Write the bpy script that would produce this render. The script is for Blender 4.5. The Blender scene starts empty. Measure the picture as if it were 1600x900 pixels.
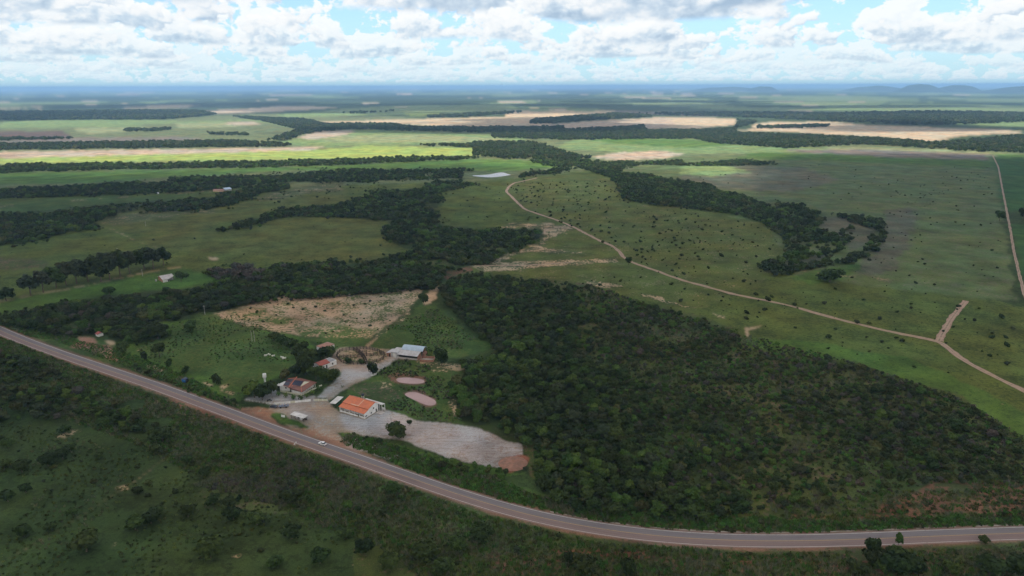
import bpy, math, random
import numpy as np
from mathutils import Vector, Matrix

R = math.radians
random.seed(7)
rng = np.random.default_rng(7)
SC = bpy.context.scene
COL = SC.collection

# ------------------------------------------------------------------ camera
CAM_H = 165.0
FPX = 1067.0                      # focal length in pixels of the 1600 px wide photograph
PITCH = R(16.46)
ROLL = R(-0.2)
cam_d = bpy.data.cameras.new('camera')
cam_d.sensor_width = 36.0
cam_d.lens = 36.0 * FPX / 1600.0
cam_d.clip_start = 1.0
cam_d.clip_end = 200000.0
cam = bpy.data.objects.new('camera', cam_d)
COL.objects.link(cam)
cam.matrix_world = (Matrix.Translation((0, 0, CAM_H)) @ Matrix.Rotation(math.pi / 2 - PITCH, 4, 'X')
                    @ Matrix.Rotation(ROLL, 4, 'Z'))
SC.camera = cam

# ------------------------------------------------------------------ light and render settings
SUN_EL = R(60.0)
SUN_AZ = R(200.0)                 # compass-like: 0 = +Y, clockwise; the sun stands behind the camera
SUN_DIR = Vector((math.sin(SUN_AZ) * math.cos(SUN_EL), math.cos(SUN_AZ) * math.cos(SUN_EL), math.sin(SUN_EL)))
sun_d = bpy.data.lights.new('sun', 'SUN')
sun_d.energy = 4.6
sun_d.angle = R(0.5)
sun_d.color = (1.0, 0.95, 0.88)
sun = bpy.data.objects.new('sun', sun_d)
COL.objects.link(sun)
sun.rotation_euler = SUN_DIR.to_track_quat('Z', 'Y').to_euler()

SC.view_settings.view_transform = 'Standard'
SC.view_settings.look = 'None'
SC.view_settings.exposure = 0.12
SC.view_settings.gamma = 1.0
CLOUD_THROUGH = 0.71                       # light let through by each cloud face
HAZE_DENSITY = 6.2e-5
HAZE_COLOR = (0.38, 0.64, 0.97, 1.0)
cy = SC.cycles
cy.max_bounces = 5
cy.diffuse_bounces = 3
cy.glossy_bounces = 2
cy.transmission_bounces = 2
cy.transparent_max_bounces = 12
cy.volume_bounces = 1
cy.caustics_reflective = False
cy.caustics_refractive = False
cy.use_denoising = True
cy.sample_clamp_indirect = 6.0


# ------------------------------------------------------------------ node helper
class NT:
    def __init__(s, tree):
        s.t = tree

    def n(s, kind, **kw):
        nd = s.t.nodes.new(kind)
        for k, v in kw.items():
            setattr(nd, k, v)
        return nd

    def put(s, sock, v):
        if v is None:
            return
        if isinstance(v, bpy.types.NodeSocket):
            s.t.links.new(v, sock)
        else:
            if sock.type == 'RGBA' and len(v) == 3:
                v = (*v, 1.0)
            sock.default_value = v

    def m(s, op, a, b=None, c=None, clamp=False):
        nd = s.n('ShaderNodeMath', operation=op, use_clamp=clamp)
        s.put(nd.inputs[0], a); s.put(nd.inputs[1], b); s.put(nd.inputs[2], c)
        return nd.outputs[0]

    def mix(s, f, a, b, mode='MIX'):
        nd = s.n('ShaderNodeMix', data_type='RGBA', blend_type=mode)
        s.put(nd.inputs[0], f); s.put(nd.inputs[6], a); s.put(nd.inputs[7], b)
        return nd.outputs[2]

    def step(s, v, lo, hi, a=0.0, b=1.0, smooth=True):
        nd = s.n('ShaderNodeMapRange', interpolation_type='SMOOTHSTEP' if smooth else 'LINEAR')
        s.put(nd.inputs[0], v); s.put(nd.inputs[1], lo); s.put(nd.inputs[2], hi)
        s.put(nd.inputs[3], a); s.put(nd.inputs[4], b)
        return nd.outputs[0]

    def noise(s, vec, scale, detail=3.0, rough=0.55, dims='3D', w=None, lac=2.0):
        nd = s.n('ShaderNodeTexNoise', noise_dimensions=dims)
        if vec is not None:
            s.put(nd.inputs['Vector'], vec)
        if w is not None:
            s.put(nd.inputs['W'], w)
        nd.inputs['Scale'].default_value = scale
        nd.inputs['Detail'].default_value = detail
        nd.inputs['Roughness'].default_value = rough
        nd.inputs['Lacunarity'].default_value = lac
        return nd.outputs[0]

    def xyz(s, x, y, z=0.0):
        nd = s.n('ShaderNodeCombineXYZ')
        s.put(nd.inputs[0], x); s.put(nd.inputs[1], y); s.put(nd.inputs[2], z)
        return nd.outputs[0]


# ------------------------------------------------------------------ sky: Nishita with rows of cumulus at true distances
world = bpy.data.worlds.new('World')
SC.world = world
world.use_nodes = True
wt = NT(world.node_tree)
for nd in list(world.node_tree.nodes):
    world.node_tree.nodes.remove(nd)
w_out = wt.n('ShaderNodeOutputWorld')
w_bg = wt.n('ShaderNodeBackground')
SKY_STRENGTH = 0.1
SKY_SEED = 47.7
w_bg.inputs[1].default_value = SKY_STRENGTH
wt.t.links.new(w_bg.outputs[0], w_out.inputs[0])
sky = wt.n('ShaderNodeTexSky', sky_type='NISHITA')
sky.sun_disc = False
sky.sun_elevation = SUN_EL
sky.sun_rotation = SUN_AZ
sky.altitude = 400.0
sky.air_density = 1.0
sky.dust_density = 0.6
sky.ozone_density = 1.0
tc = wt.n('ShaderNodeTexCoord')
sep = wt.n('ShaderNodeSeparateXYZ')
wt.t.links.new(tc.outputs['Generated'], sep.inputs[0])
dx, dy, dz = sep.outputs
az = wt.m('ARCTAN2', dx, dy)
hyp = wt.m('SQRT', wt.m('ADD', wt.m('MULTIPLY', dx, dx), wt.m('MULTIPLY', dy, dy)))
te = wt.m('DIVIDE', dz, wt.m('MAXIMUM', hyp, 0.02))
ten = 1.0 / SKY_STRENGTH
skyc = wt.mix(1.0, sky.outputs[0], (1.15, 1.42, 1.75), 'MULTIPLY')
hazecol = (0.50 * ten, 0.77 * ten, 0.90 * ten)
col = wt.mix(wt.step(te, 0.0, 0.16, 0.80, 0.0), skyc, hazecol)
# higher than the rows: a broken sheet seen from below
pz = wt.m('MAXIMUM', dz, 0.08)
pv = wt.xyz(wt.m('DIVIDE', dx, pz), wt.m('DIVIDE', dy, pz), 0.3)
pn = wt.noise(pv, 0.55, 4, 0.6)
pa = wt.m('MULTIPLY', wt.step(pn, 0.47, 0.58), wt.step(te, 0.20, 0.34))
pc = wt.mix(wt.step(pn, 0.52, 0.68), (0.92 * ten, 0.95 * ten, 0.98 * ten), (0.50 * ten, 0.56 * ten, 0.62 * ten))
col = wt.mix(pa, col, pc)
rows = [(150, 0.0), (105, 0.02), (78, 0.04), (58, 0.05), (43, 0.03), (32, 0.02), (24, 0.03), (18.5, 0.02), (14.3, 0.04), (11.2, 0.04), (8.8, 0.05), (6.9, 0.10)]
for i, (D, extra) in enumerate(rows):
    seed = 11.3 * i + SKY_SEED
    X = wt.m('MULTIPLY_ADD', az, float(D), seed)
    Y0 = wt.m('MULTIPLY_ADD', te, float(D), -0.92)
    jit = wt.noise(wt.xyz(X, 7.7 * i), 0.22, 1, 0.5, '2D')
    Y = wt.m('ADD', Y0, wt.m('MULTIPLY', wt.m('SUBTRACT', jit, 0.5), 0.55))
    cov = wt.noise(wt.xyz(X, 3.3 + 5.1 * i), 0.26, 2.0, 0.5, '2D')
    # billows: rounded lumps from a folded noise, seen against the light falling from the upper left
    def lumps(ox, oy, det):
        p = wt.xyz(wt.m('MULTIPLY_ADD', X, 0.66, ox), wt.m('MULTIPLY_ADD', Y, 1.0, oy))
        a = wt.noise(p, 1.05, det, 0.54, '2D')
        b = wt.noise(p, 3.3, 3.0, 0.55, '2D')
        b = wt.m('ABSOLUTE', wt.m('MULTIPLY_ADD', b, 2.0, -1.0))
        return wt.m('ADD', a, wt.m('MULTIPLY', b, -0.20))
    far_ = D > 40
    f1 = lumps(0.0, 0.0, 4.0 if far_ else 6.5)
    f2 = lumps(-0.055, 0.085, 3.0)
    hump = wt.m('MULTIPLY', wt.m('ABSOLUTE', wt.m('SUBTRACT', Y, 0.18)), -0.50)
    body = wt.m('ADD', wt.m('MULTIPLY_ADD', f1, 2.1, -0.95), wt.m('MULTIPLY_ADD', cov, 2.3, -1.15 + 0.14 + extra))
    dens = wt.m('ADD', body, hump)
    alpha = wt.m('MULTIPLY', wt.step(dens, 0.0, 0.11), wt.step(wt.m('ADD', Y, wt.m('MULTIPLY', f1, 0.12)), -0.03, 0.09))
    relief = wt.m('MULTIPLY', wt.m('SUBTRACT', f1, f2), 3.4)
    base = wt.step(Y, -0.02, 0.50, 0.0, 0.66)
    thick = wt.step(dens, 0.10, 0.80, 0.10, -0.16)
    lit = wt.m('ADD', wt.m('ADD', wt.m('MULTIPLY_ADD', relief, 1.0, 0.29), base), thick, clamp=True)
    cr = wt.n('ShaderNodeValToRGB')
    el = cr.color_ramp.elements
    el[0].position = 0.0; el[0].color = (0.38, 0.51, 0.66, 1)
    el[1].position = 1.0; el[1].color = (0.96, 0.96, 0.955, 1)
    e = el.new(0.30); e.color = (0.58, 0.69, 0.80, 1)
    e = el.new(0.58); e.color = (0.86, 0.89, 0.915, 1)
    wt.t.links.new(lit, cr.inputs[0])
    fade = min(0.66, max(0.0, (D - 9) / 55.0))
    cc = wt.mix(1.0, wt.mix(fade, cr.outputs[0], (0.74, 0.89, 0.96)), (ten, ten, ten), 'MULTIPLY')
    col = wt.mix(wt.m('MULTIPLY', alpha, 1.0 - 0.35 * fade), col, cc)
wt.t.links.new(col, w_bg.inputs[0])
world.cycles.sampling_method = 'MANUAL'
world.cycles.sample_map_resolution = 512


# ------------------------------------------------------------------ numeric helpers
def vnoise(x, y, seed=0):
    t = np.random.default_rng(1000 + seed).random((256, 256))
    xi = np.floor(x).astype(int); yi = np.floor(y).astype(int)
    fx = x - xi; fy = y - yi
    fx = fx * fx * (3 - 2 * fx); fy = fy * fy * (3 - 2 * fy)
    a = t[xi & 255, yi & 255]; b = t[(xi + 1) & 255, yi & 255]
    c = t[xi & 255, (yi + 1) & 255]; d = t[(xi + 1) & 255, (yi + 1) & 255]
    return (a * (1 - fx) + b * fx) * (1 - fy) + (c * (1 - fx) + d * fx) * fy


def fbm(x, y, octv=4, seed=0, gain=0.5):
    s = 0; a = 1.0; tot = 0
    for o in range(octv):
        s = s + a * vnoise(x * 2 ** o + 13.7 * o, y * 2 ** o + 7.1 * o, seed + o)
        tot += a; a *= gain
    return s / tot


def sstep(v, lo, hi):
    t = np.clip((v - lo) / (hi - lo), 0, 1)
    return t * t * (3 - 2 * t)


_cr, _sr = math.cos(ROLL), math.sin(ROLL)
_ca, _sa = math.cos(math.pi / 2 - PITCH), math.sin(math.pi / 2 - PITCH)


def flat(px, py, z=0.0):
    x = (np.asarray(px, float) - 800) / FPX; y = -(np.asarray(py, float) - 450) / FPX
    X = x * _cr - y * _sr; Y = x * _sr + y * _cr
    Y2 = Y * _ca + _sa; Z2 = Y * _sa - _ca
    t = (z - CAM_H) / Z2
    return X * t, Y2 * t


def to_px(x, y, z=0.0):
    zz = z - CAM_H
    Yc = y * _ca + zz * _sa
    Zc = -y * _sa + zz * _ca
    X = x * _cr + Yc * _sr
    Y = -x * _sr + Yc * _cr
    d = np.maximum(-Zc, 1e-3)
    return 800 + FPX * X / d, 450 - FPX * Y / d


def inside(poly, x, y):
    r = np.zeros(np.shape(x), bool)
    n = len(poly)
    for i in range(n):
        x1, y1 = poly[i]; x2, y2 = poly[(i + 1) % n]
        if y1 == y2:
            continue
        c = ((y1 > y) != (y2 > y)) & (x < (x2 - x1) * (y - y1) / (y2 - y1) + x1)
        r ^= c
    return r


def zoom(ox, oy, s, pts):
    return [(ox + x / s, oy + y / s) for x, y in pts]


# ------------------------------------------------------------------ highway course (from its two edge lines)
UP = [(0, 510.2), (35.6, 525.9), (74.7, 540.4), (124.4, 557.7), (160, 569.2), (200, 582.8), (248.7, 597.7), (303.7, 618.8), (351.9, 635.8),
      (400, 652.7), (435, 668.4), (499.6, 688.7), (545, 705.2), (598.6, 722.4), (640, 738.2), (700, 759.7), (760, 778.7), (820, 796.7),
      (860, 807.2), (920, 817.7), (980, 825.2), (1040, 832.7), (1095, 835.6), (1170, 837.5), (1245, 837.5), (1320, 834.7), (1412, 830.4),
      (1506, 825.9), (1600, 824)]
ux, uy = flat([p[0] for p in UP], [p[1] for p in UP])
U = np.stack([ux, uy], 1)
U = np.concatenate([[U[0] + (U[0] - U[1]) * 14], U, [U[-1] + (U[-1] - U[-3]) * 4]])


def resample(P, step):
    d = np.r_[0, np.cumsum(np.hypot(*np.diff(P, axis=0).T))]
    s = np.arange(0, d[-1], step)
    return np.stack([np.interp(s, d, P[:, 0]), np.interp(s, d, P[:, 1])], 1)


def smooth(P, k):
    for _ in range(k):
        P[1:-1] = (P[:-2] + 2 * P[1:-1] + P[2:]) / 4
    return P


UPL = smooth(resample(U, 4.0), 60)


def normals(P):
    t = np.gradient(P, axis=0)
    t /= np.hypot(t[:, 0], t[:, 1])[:, None]
    return np.stack([-t[:, 1], t[:, 0]], 1)     # to the left of travel = the far side of the road


NR = normals(UPL)
LANES = 7.1
CEN = UPL - NR * LANES / 2


def road_lat(x, y):
    """signed distance from the centre line, positive on the far side"""
    sh = x.shape
    x = x.ravel(); y = y.ravel()
    out = np.full(x.shape, 1e4)
    sel = np.where((y < 1300) & (y > 60) & (np.abs(x) < 900))[0]
    for k in range(0, len(sel), 40000):
        s = sel[k:k + 40000]
        dx_ = x[s, None] - CEN[None, ::2, 0]; dy_ = y[s, None] - CEN[None, ::2, 1]
        d = dx_ ** 2 + dy_ ** 2
        j = d.argmin(1)
        nn = NR[::2][j]
        dd = dx_[np.arange(len(s)), j] * nn[:, 0] + dy_[np.arange(len(s)), j] * nn[:, 1]
        far = np.sqrt(d.min(1))
        out[s] = np.where(far > 60, np.sign(dd) * far, dd)
    return out.reshape(sh)


def height(x, y):
    x = np.asarray(x, float); y = np.asarray(y, float)
    z = np.zeros(np.broadcast(x, y).shape)
    r = np.hypot(x, y)
    z = z + (fbm(x / 1700., y / 1700., 3, 5) - 0.5) * 26 * sstep(r, 2600, 8000)
    # cut bank above the road on the right
    near = (y > 180) & (y < 330) & (x > 60) & (x < 330)
    if np.any(near):
        lat = road_lat(np.where(near, x, 0.), np.where(near, y, 1e5))
        m = sstep(x, 105, 150) * (1 - sstep(lat, 40, 75)) * near
        z = z + 5.0 * sstep(lat, 9, 20) * m
    return z


def G(px, py):
    """point of the terrain seen at a pixel of the photograph"""
    x, y = flat(px, py)
    for _ in range(3):
        x, y = flat(px, py, height(x, y))
    return float(x), float(y), float(height(x, y))


def GV(pts):
    return [Vector(G(*p)) for p in pts]


# ------------------------------------------------------------------ materials
MATS = {}


def new_mat(name):
    m = bpy.data.materials.new(name)
    m.use_nodes = True
    for nd in list(m.node_tree.nodes):
        m.node_tree.nodes.remove(nd)
    t = NT(m.node_tree)
    out = t.n('ShaderNodeOutputMaterial')
    b = t.n('ShaderNodeBsdfPrincipled')
    t.t.links.new(b.outputs[0], out.inputs[0])
    MATS[name] = m
    return m, t, b, out


def simple(name, c1, c2=None, scale=1.0, rough=0.8, lo=0.4, hi=0.6, metal=0.0, spec=0.3, fine=None, coords='Object'):
    if name in MATS:
        return MATS[name]
    m, t, b, out = new_mat(name)
    b.inputs['Roughness'].default_value = rough
    b.inputs['Metallic'].default_value = metal
    b.inputs['Specular IOR Level'].default_value = spec
    if c2 is None:
        c2 = tuple(v * 0.8 for v in c1)
    tcn = t.n('ShaderNodeTexCoord')
    nz = t.noise(tcn.outputs[coords], scale, 4, 0.6)
    c = t.mix(t.step(nz, lo, hi), c1, c2)
    t.put(b.inputs['Base Color'], c)
    return m


def leaf_mat(name, c1, c2, rnd=0.5, trans=0.25):
    m, t, b, out = new_mat(name)
    b.inputs['Roughness'].default_value = 0.6
    b.inputs['Specular IOR Level'].default_value = 0.12
    oi = t.n('ShaderNodeObjectInfo')
    tcn = t.n('ShaderNodeTexCoord')
    nz = t.noise(tcn.outputs['Object'], 0.9, 3, 0.6)
    a = t.mix(t.step(nz, 0.35, 0.65), c1, c2)
    # every tree has a tint of its own
    hue = t.mix(oi.outputs['Random'], (0.80, 1.0, 0.95), (1.22, 1.05, 0.95))
    k = t.m('MULTIPLY_ADD', t.m('FRACT', t.m('MULTIPLY', oi.outputs['Random'], 7.31)), rnd, 1.0 - rnd * 0.5)
    a = t.mix(1.0, a, hue, 'MULTIPLY')
    a = t.mix(1.0, a, t.xyz(k, k, k), 'MULTIPLY')
    t.put(b.inputs['Base Color'], a)
    tr = t.n('ShaderNodeBsdfTranslucent')
    t.put(tr.inputs[0], a)
    mx = t.n('ShaderNodeMixShader')
    mx.inputs[0].default_value = trans
    t.t.links.new(b.outputs[0], mx.inputs[1]); t.t.links.new(tr.outputs[0], mx.inputs[2])
    t.t.links.new(mx.outputs[0], out.inputs[0])
    return m


leaf_mat('leaves_dark', (0.024, 0.042, 0.011), (0.046, 0.072, 0.017), 0.85)
leaf_mat('leaves_fresh', (0.048, 0.094, 0.018), (0.082, 0.130, 0.026), 0.6)
leaf_mat('leaves_dry', (0.070, 0.066, 0.056), (0.105, 0.088, 0.080), 0.4)
leaf_mat('leaves_blue', (0.033, 0.046, 0.024), (0.052, 0.064, 0.034), 0.5)
leaf_mat('leaves_scrub', (0.042, 0.060, 0.018), (0.074, 0.078, 0.030), 0.8)
leaf_mat('grass_blades', (0.075, 0.110, 0.028), (0.115, 0.135, 0.045), 0.7)
leaf_mat('grass_dry', (0.115, 0.125, 0.080), (0.17, 0.17, 0.115), 0.5)
leaf_mat('grass_lush', (0.055, 0.130, 0.026), (0.085, 0.165, 0.036), 0.6)
simple('bark', (0.10, 0.075, 0.055), (0.16, 0.13, 0.10), 3.0)
simple('white_paint', (0.80, 0.80, 0.80), (0.70, 0.69, 0.67), 0.6, 0.6)
simple('cream_paint', (0.62, 0.60, 0.48), (0.52, 0.52, 0.40), 0.5, 0.7)
simple('grey_plaster', (0.42, 0.42, 0.43), (0.34, 0.33, 0.33), 0.5, 0.8)
simple('brick_wall', (0.36, 0.19, 0.13), (0.28, 0.15, 0.11), 0.8, 0.9)
simple('dark_opening', (0.015, 0.015, 0.018), (0.03, 0.03, 0.03), 1.0, 0.5)  # near-black; also serves as painted shade under roofs
simple('blue_glass', (0.02, 0.03, 0.045), (0.03, 0.045, 0.06), 1.0, 0.1, spec=0.6)
simple('dark_wood', (0.045, 0.032, 0.028), (0.10, 0.075, 0.06), 0.8, 0.9)
simple('pole_concrete', (0.42, 0.40, 0.36), (0.33, 0.32, 0.29), 1.0, 0.8)
simple('dark_metal', (0.05, 0.05, 0.055), (0.08, 0.08, 0.085), 1.0, 0.5)
simple('car_white', (0.82, 0.82, 0.84), (0.78, 0.78, 0.80), 1.0, 0.25, spec=0.5)
simple('car_navy', (0.015, 0.02, 0.04), (0.02, 0.03, 0.05), 1.0, 0.25, spec=0.5)
simple('tyre', (0.015, 0.015, 0.015), (0.02, 0.02, 0.02), 1.0, 0.9)
simple('steel_blue', (0.22, 0.25, 0.32), (0.14, 0.16, 0.21), 1.2, 0.5)
simple('solar_cell', (0.010, 0.014, 0.035), (0.014, 0.02, 0.05), 1.0, 0.3, spec=0.2)
simple('blue_paint', (0.03, 0.17, 0.48), (0.03, 0.13, 0.38), 1.0, 0.6)
simple('green_paint', (0.05, 0.20, 0.13), (0.05, 0.15, 0.10), 1.0, 0.6)
simple('fibre_sheet', (0.50, 0.46, 0.44), (0.40, 0.36, 0.34), 0.5, 0.85)
simple('pale_sheet', (0.62, 0.60, 0.58), (0.50, 0.48, 0.46), 0.4, 0.7)
simple('peach_trim', (0.62, 0.42, 0.30), (0.52, 0.34, 0.24), 0.6, 0.8)
simple('hide_white', (0.75, 0.73, 0.68), (0.62, 0.60, 0.54), 1.5, 0.8)
simple('concrete_dry', (0.36, 0.33, 0.29), (0.24, 0.20, 0.16), 0.3, 0.9)
simple('earth_heap', (0.30, 0.155, 0.11), (0.22, 0.125, 0.09), 0.5, 0.95)


def ribbed(name, c1, c2, width, depth_dir='X', rough=0.6, metal=0.0, dirt=None):
    """roof covering: ribs or courses a hand wide, weathered in patches"""
    m, t, b, out = new_mat(name)
    b.inputs['Roughness'].default_value = rough
    b.inputs['Metallic'].default_value = metal
    tcn = t.n('ShaderNodeTexCoord')
    w = t.n('ShaderNodeTexWave', wave_type='BANDS', bands_direction=depth_dir)
    t.put(w.inputs['Vector'], tcn.outputs['Object'])
    w.inputs['Scale'].default_value = 1.0 / width
    w.inputs['Distortion'].default_value = 0.3
    nz = t.noise(tcn.outputs['Object'], 0.45, 5, 0.65)
    n2 = t.noise(tcn.outputs['Object'], 4.0, 3, 0.65)
    c = t.mix(t.step(nz, 0.38, 0.62), c1, c2)
    c = t.mix(t.step(n2, 0.55, 0.75, 0.0, 0.6), c, tuple(v * 0.55 for v in c1))
    t.put(b.inputs['Base Color'], c)
    bp = t.n('ShaderNodeBump'); bp.inputs['Strength'].default_value = 0.6; bp.inputs['Distance'].default_value = 0.05
    t.put(bp.inputs['Height'], w.outputs[1])
    t.t.links.new(bp.outputs[0], b.inputs['Normal'])
    return m


ribbed('tile_orange', (0.62, 0.17, 0.065), (0.52, 0.15, 0.07), 0.5)
ribbed('tile_red', (0.34, 0.075, 0.045), (0.25, 0.065, 0.045), 0.5)
ribbed('tile_brown', (0.17, 0.068, 0.052), (0.22, 0.09, 0.06), 0.5)
ribbed('tile_old', (0.40, 0.19, 0.13), (0.30, 0.16, 0.12), 0.5)
ribbed('metal_blue', (0.42, 0.52, 0.62), (0.36, 0.45, 0.54), 0.4, 'X', 0.45)
ribbed('metal_pale', (0.52, 0.50, 0.50), (0.42, 0.39, 0.38), 0.4, 'X', 0.6)
ribbed('metal_grey', (0.34, 0.33, 0.33), (0.26, 0.25, 0.25), 0.4, 'X', 0.7)


# ------------------------------------------------------------------ mesh helper
class MB:
    def __init__(s):
        s.v = []; s.f = []

    def add(s, vs, fs):
        o = len(s.v)
        s.v += [tuple(v) for v in vs]
        s.f += [tuple(i + o for i in f) for f in fs]
        return s

    def box(s, x0, x1, y0, y1, z0, z1):
        return s.add([(x0, y0, z0), (x1, y0, z0), (x1, y1, z0), (x0, y1, z0), (x0, y0, z1), (x1, y0, z1), (x1, y1, z1), (x0, y1, z1)],
                     [(0, 3, 2, 1), (4, 5, 6, 7), (0, 1, 5, 4), (1, 2, 6, 5), (2, 3, 7, 6), (3, 0, 4, 7)])

    def slab(s, quad, th):
        """a sheet through four corner points (counter-clockwise seen from above) with thickness th below"""
        q = [Vector(p) for p in quad]
        lo = [p - Vector((0, 0, th)) for p in q]
        n = len(q)
        fs = [tuple(range(n)), tuple(range(2 * n - 1, n - 1, -1))]
        for i in range(n):
            j = (i + 1) % n
            fs.append((i, n + i, n + j, j))
        return s.add(q + lo, fs)

    def bar(s, a, b, r0, r1=None, n=6):
        a = Vector(a); b = Vector(b); r1 = r0 if r1 is None else r1
        d = (b - a).normalized()
        u = d.orthogonal().normalized(); w = d.cross(u)
        vs = []
        for p, r in ((a, r0), (b, r1)):
            for k in range(n):
                t = 2 * math.pi * k / n
                vs.append(p + (u * math.cos(t) + w * math.sin(t)) * r)
        fs = [(k, (k + 1) % n, n + (k + 1) % n, n + k) for k in range(n)]
        fs += [tuple(range(n - 1, -1, -1)), tuple(range(n, 2 * n))]
        return s.add(vs, fs)

    def prism(s, prof, a0, a1, axis='x'):
        """profile of (u, z) points extruded from a0 to a1 along x or y"""
        n = len(prof)
        vs = []
        for a in (a0, a1):
            for u, z in prof:
                vs.append((a, u, z) if axis == 'x' else (u, a, z))
        fs = [(k, (k + 1) % n, n + (k + 1) % n, n + k) for k in range(n)]
        fs += [tuple(range(n - 1, -1, -1)), tuple(range(n, 2 * n))]
        return s.add(vs, fs)

    def lathe(s, prof, n=16, c=(0, 0)):
        vs = []
        for r, z in prof:
            for k in range(n):
                t = 2 * math.pi * k / n
                vs.append((c[0] + r * math.cos(t), c[1] + r * math.sin(t), z))
        fs = []
        for i in range(len(prof) - 1):
            for k in range(n):
                j = (k + 1) % n
                fs.append((i * n + k, i * n + j, (i + 1) * n + j, (i + 1) * n + k))
        fs.append(tuple(range(n - 1, -1, -1)))
        fs.append(tuple(range((len(prof) - 1) * n, len(prof) * n)))
        return s.add(vs, fs)

    def mesh(s, name, mat=None, smooth_=False):
        me = bpy.data.meshes.new(name)
        me.from_pydata(s.v, [], s.f)
        if mat:
            me.materials.append(MATS[mat])
        if smooth_:
            me.polygons.foreach_set('use_smooth', [True] * len(me.polygons))
        me.update()
        return me

    def build(s, name, mat, parent=None, smooth_=False):
        o = bpy.data.objects.new(name, s.mesh(name, mat, smooth_))
        COL.objects.link(o)
        if parent:
            o.parent = parent
        return o


def tag(o, label=None, cat=None, group=None, kind=None):
    if label: o['label'] = label
    if cat: o['category'] = cat
    if group: o['group'] = group
    if kind: o['kind'] = kind
    return o


def empty(name, loc, rz, label, cat, group=None):
    o = bpy.data.objects.new(name, None)
    o.empty_display_size = 0.5
    COL.objects.link(o)
    o.location = loc; o.rotation_euler = (0, 0, rz)
    return tag(o, label, cat, group)


def place_mesh(name, me, loc, rz, sc, label=None, cat=None, group=None, parent=None):
    o = bpy.data.objects.new(name, me)
    COL.objects.link(o)
    o.location = loc; o.rotation_euler = (0, 0, rz)
    o.scale = (sc, sc, sc) if not isinstance(sc, tuple) else sc
    if parent: o.parent = parent
    return tag(o, label, cat, group)


def frame(pa, pb):
    """origin and angle of a wall foot running from pixel pa to pixel pb; x along it, y away from the camera side"""
    a = Vector(G(*pa)); b = Vector(G(*pb))
    d = b - a
    return a, math.atan2(d.y, d.x), d.to_2d().length

# ------------------------------------------------------------------ ground cover: albedo pair (main, patches) and share of patches
KINDS = {
    'wood_far': ((0.040, 0.064, 0.026), (0.075, 0.100, 0.040), 0.30),
    'pasture': ((0.090, 0.113, 0.028), (0.058, 0.079, 0.020), 0.40),
    'pasture_olive': ((0.106, 0.116, 0.033), (0.070, 0.086, 0.024), 0.40),
    'pasture_soil': ((0.088, 0.108, 0.028), (0.30, 0.21, 0.13), 0.10),
    'pasture_worn': ((0.075, 0.090, 0.036), (0.26, 0.20, 0.13), 0.30),
    'stubble': ((0.094, 0.128, 0.046), (0.125, 0.128, 0.074), 0.36),
    'stubble_brown': ((0.115, 0.110, 0.075), (0.085, 0.105, 0.055), 0.35),
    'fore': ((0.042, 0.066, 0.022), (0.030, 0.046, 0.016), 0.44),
    'verge': ((0.062, 0.086, 0.030), (0.092, 0.086, 0.056), 0.26),
    'scrub': ((0.066, 0.086, 0.027), (0.110, 0.088, 0.050), 0.30),
    'forest': ((0.036, 0.052, 0.018), (0.060, 0.066, 0.028), 0.34),
    'bare': ((0.38, 0.275, 0.19), (0.085, 0.105, 0.036), 0.44),
    'bare_green': ((0.080, 0.115, 0.034), (0.36, 0.25, 0.16), 0.48),
    'gravel': ((0.38, 0.36, 0.375), (0.33, 0.275, 0.255), 0.30),
    'yard': ((0.33, 0.24, 0.185), (0.33, 0.29, 0.27), 0.40),
    'yard_red': ((0.30, 0.15, 0.10), (0.33, 0.24, 0.17), 0.35),
    'track_grey': ((0.36, 0.335, 0.34), (0.30, 0.24, 0.20), 0.25),
    'red': ((0.165, 0.078, 0.052), (0.066, 0.075, 0.032), 0.48),
    'red_bank': ((0.185, 0.090, 0.060), (0.070, 0.080, 0.034), 0.34),
    'red_sparse': ((0.062, 0.072, 0.030), (0.145, 0.075, 0.050), 0.34),
    'red_earth': ((0.26, 0.10, 0.065), (0.18, 0.08, 0.05), 0.35),
    'sand': ((0.42, 0.30, 0.20), (0.30, 0.22, 0.14), 0.30),
    'sand_sparse': ((0.070, 0.085, 0.036), (0.40, 0.29, 0.19), 0.45),
    'lush': ((0.072, 0.128, 0.026), (0.056, 0.100, 0.024), 0.42),
    'lush_dark': ((0.056, 0.094, 0.026), (0.080, 0.105, 0.030), 0.38),
    'field_green': ((0.084, 0.150, 0.034), (0.068, 0.124, 0.030), 0.3),
    'field_dark': ((0.040, 0.088, 0.024), (0.050, 0.100, 0.028), 0.3),
    'path_faint': ((0.085, 0.078, 0.040), (0.16, 0.12, 0.075), 0.30),
    'lime': ((0.27, 0.32, 0.085), (0.20, 0.27, 0.070), 0.35),
    'light': ((0.17, 0.23, 0.090), (0.11, 0.16, 0.062), 0.40),
    'light_tan': ((0.24, 0.25, 0.125), (0.17, 0.20, 0.090), 0.40),
    'olive_far': ((0.13, 0.15, 0.070), (0.09, 0.11, 0.050), 0.40),
    'tan': ((0.46, 0.35, 0.235), (0.38, 0.29, 0.19), 0.4),
    'tan_pink': ((0.40, 0.31, 0.235), (0.33, 0.26, 0.19), 0.4),
    'plough': ((0.105, 0.072, 0.062), (0.085, 0.060, 0.052), 0.4),
    'plough_grey': ((0.16, 0.13, 0.115), (0.11, 0.12, 0.07), 0.3),
    'mud': ((0.15, 0.085, 0.062), (0.060, 0.085, 0.034), 0.35),
    'purple': ((0.060, 0.082, 0.030), (0.12, 0.088, 0.060), 0.38),
}
z1 = lambda p: zoom(0, 0, 2, p)
z2 = lambda p: zoom(800, 0, 2, p)
z3 = lambda p: zoom(0, 230, 2.961, p)
z4 = lambda p: zoom(530, 230, 2.961, p)
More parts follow.
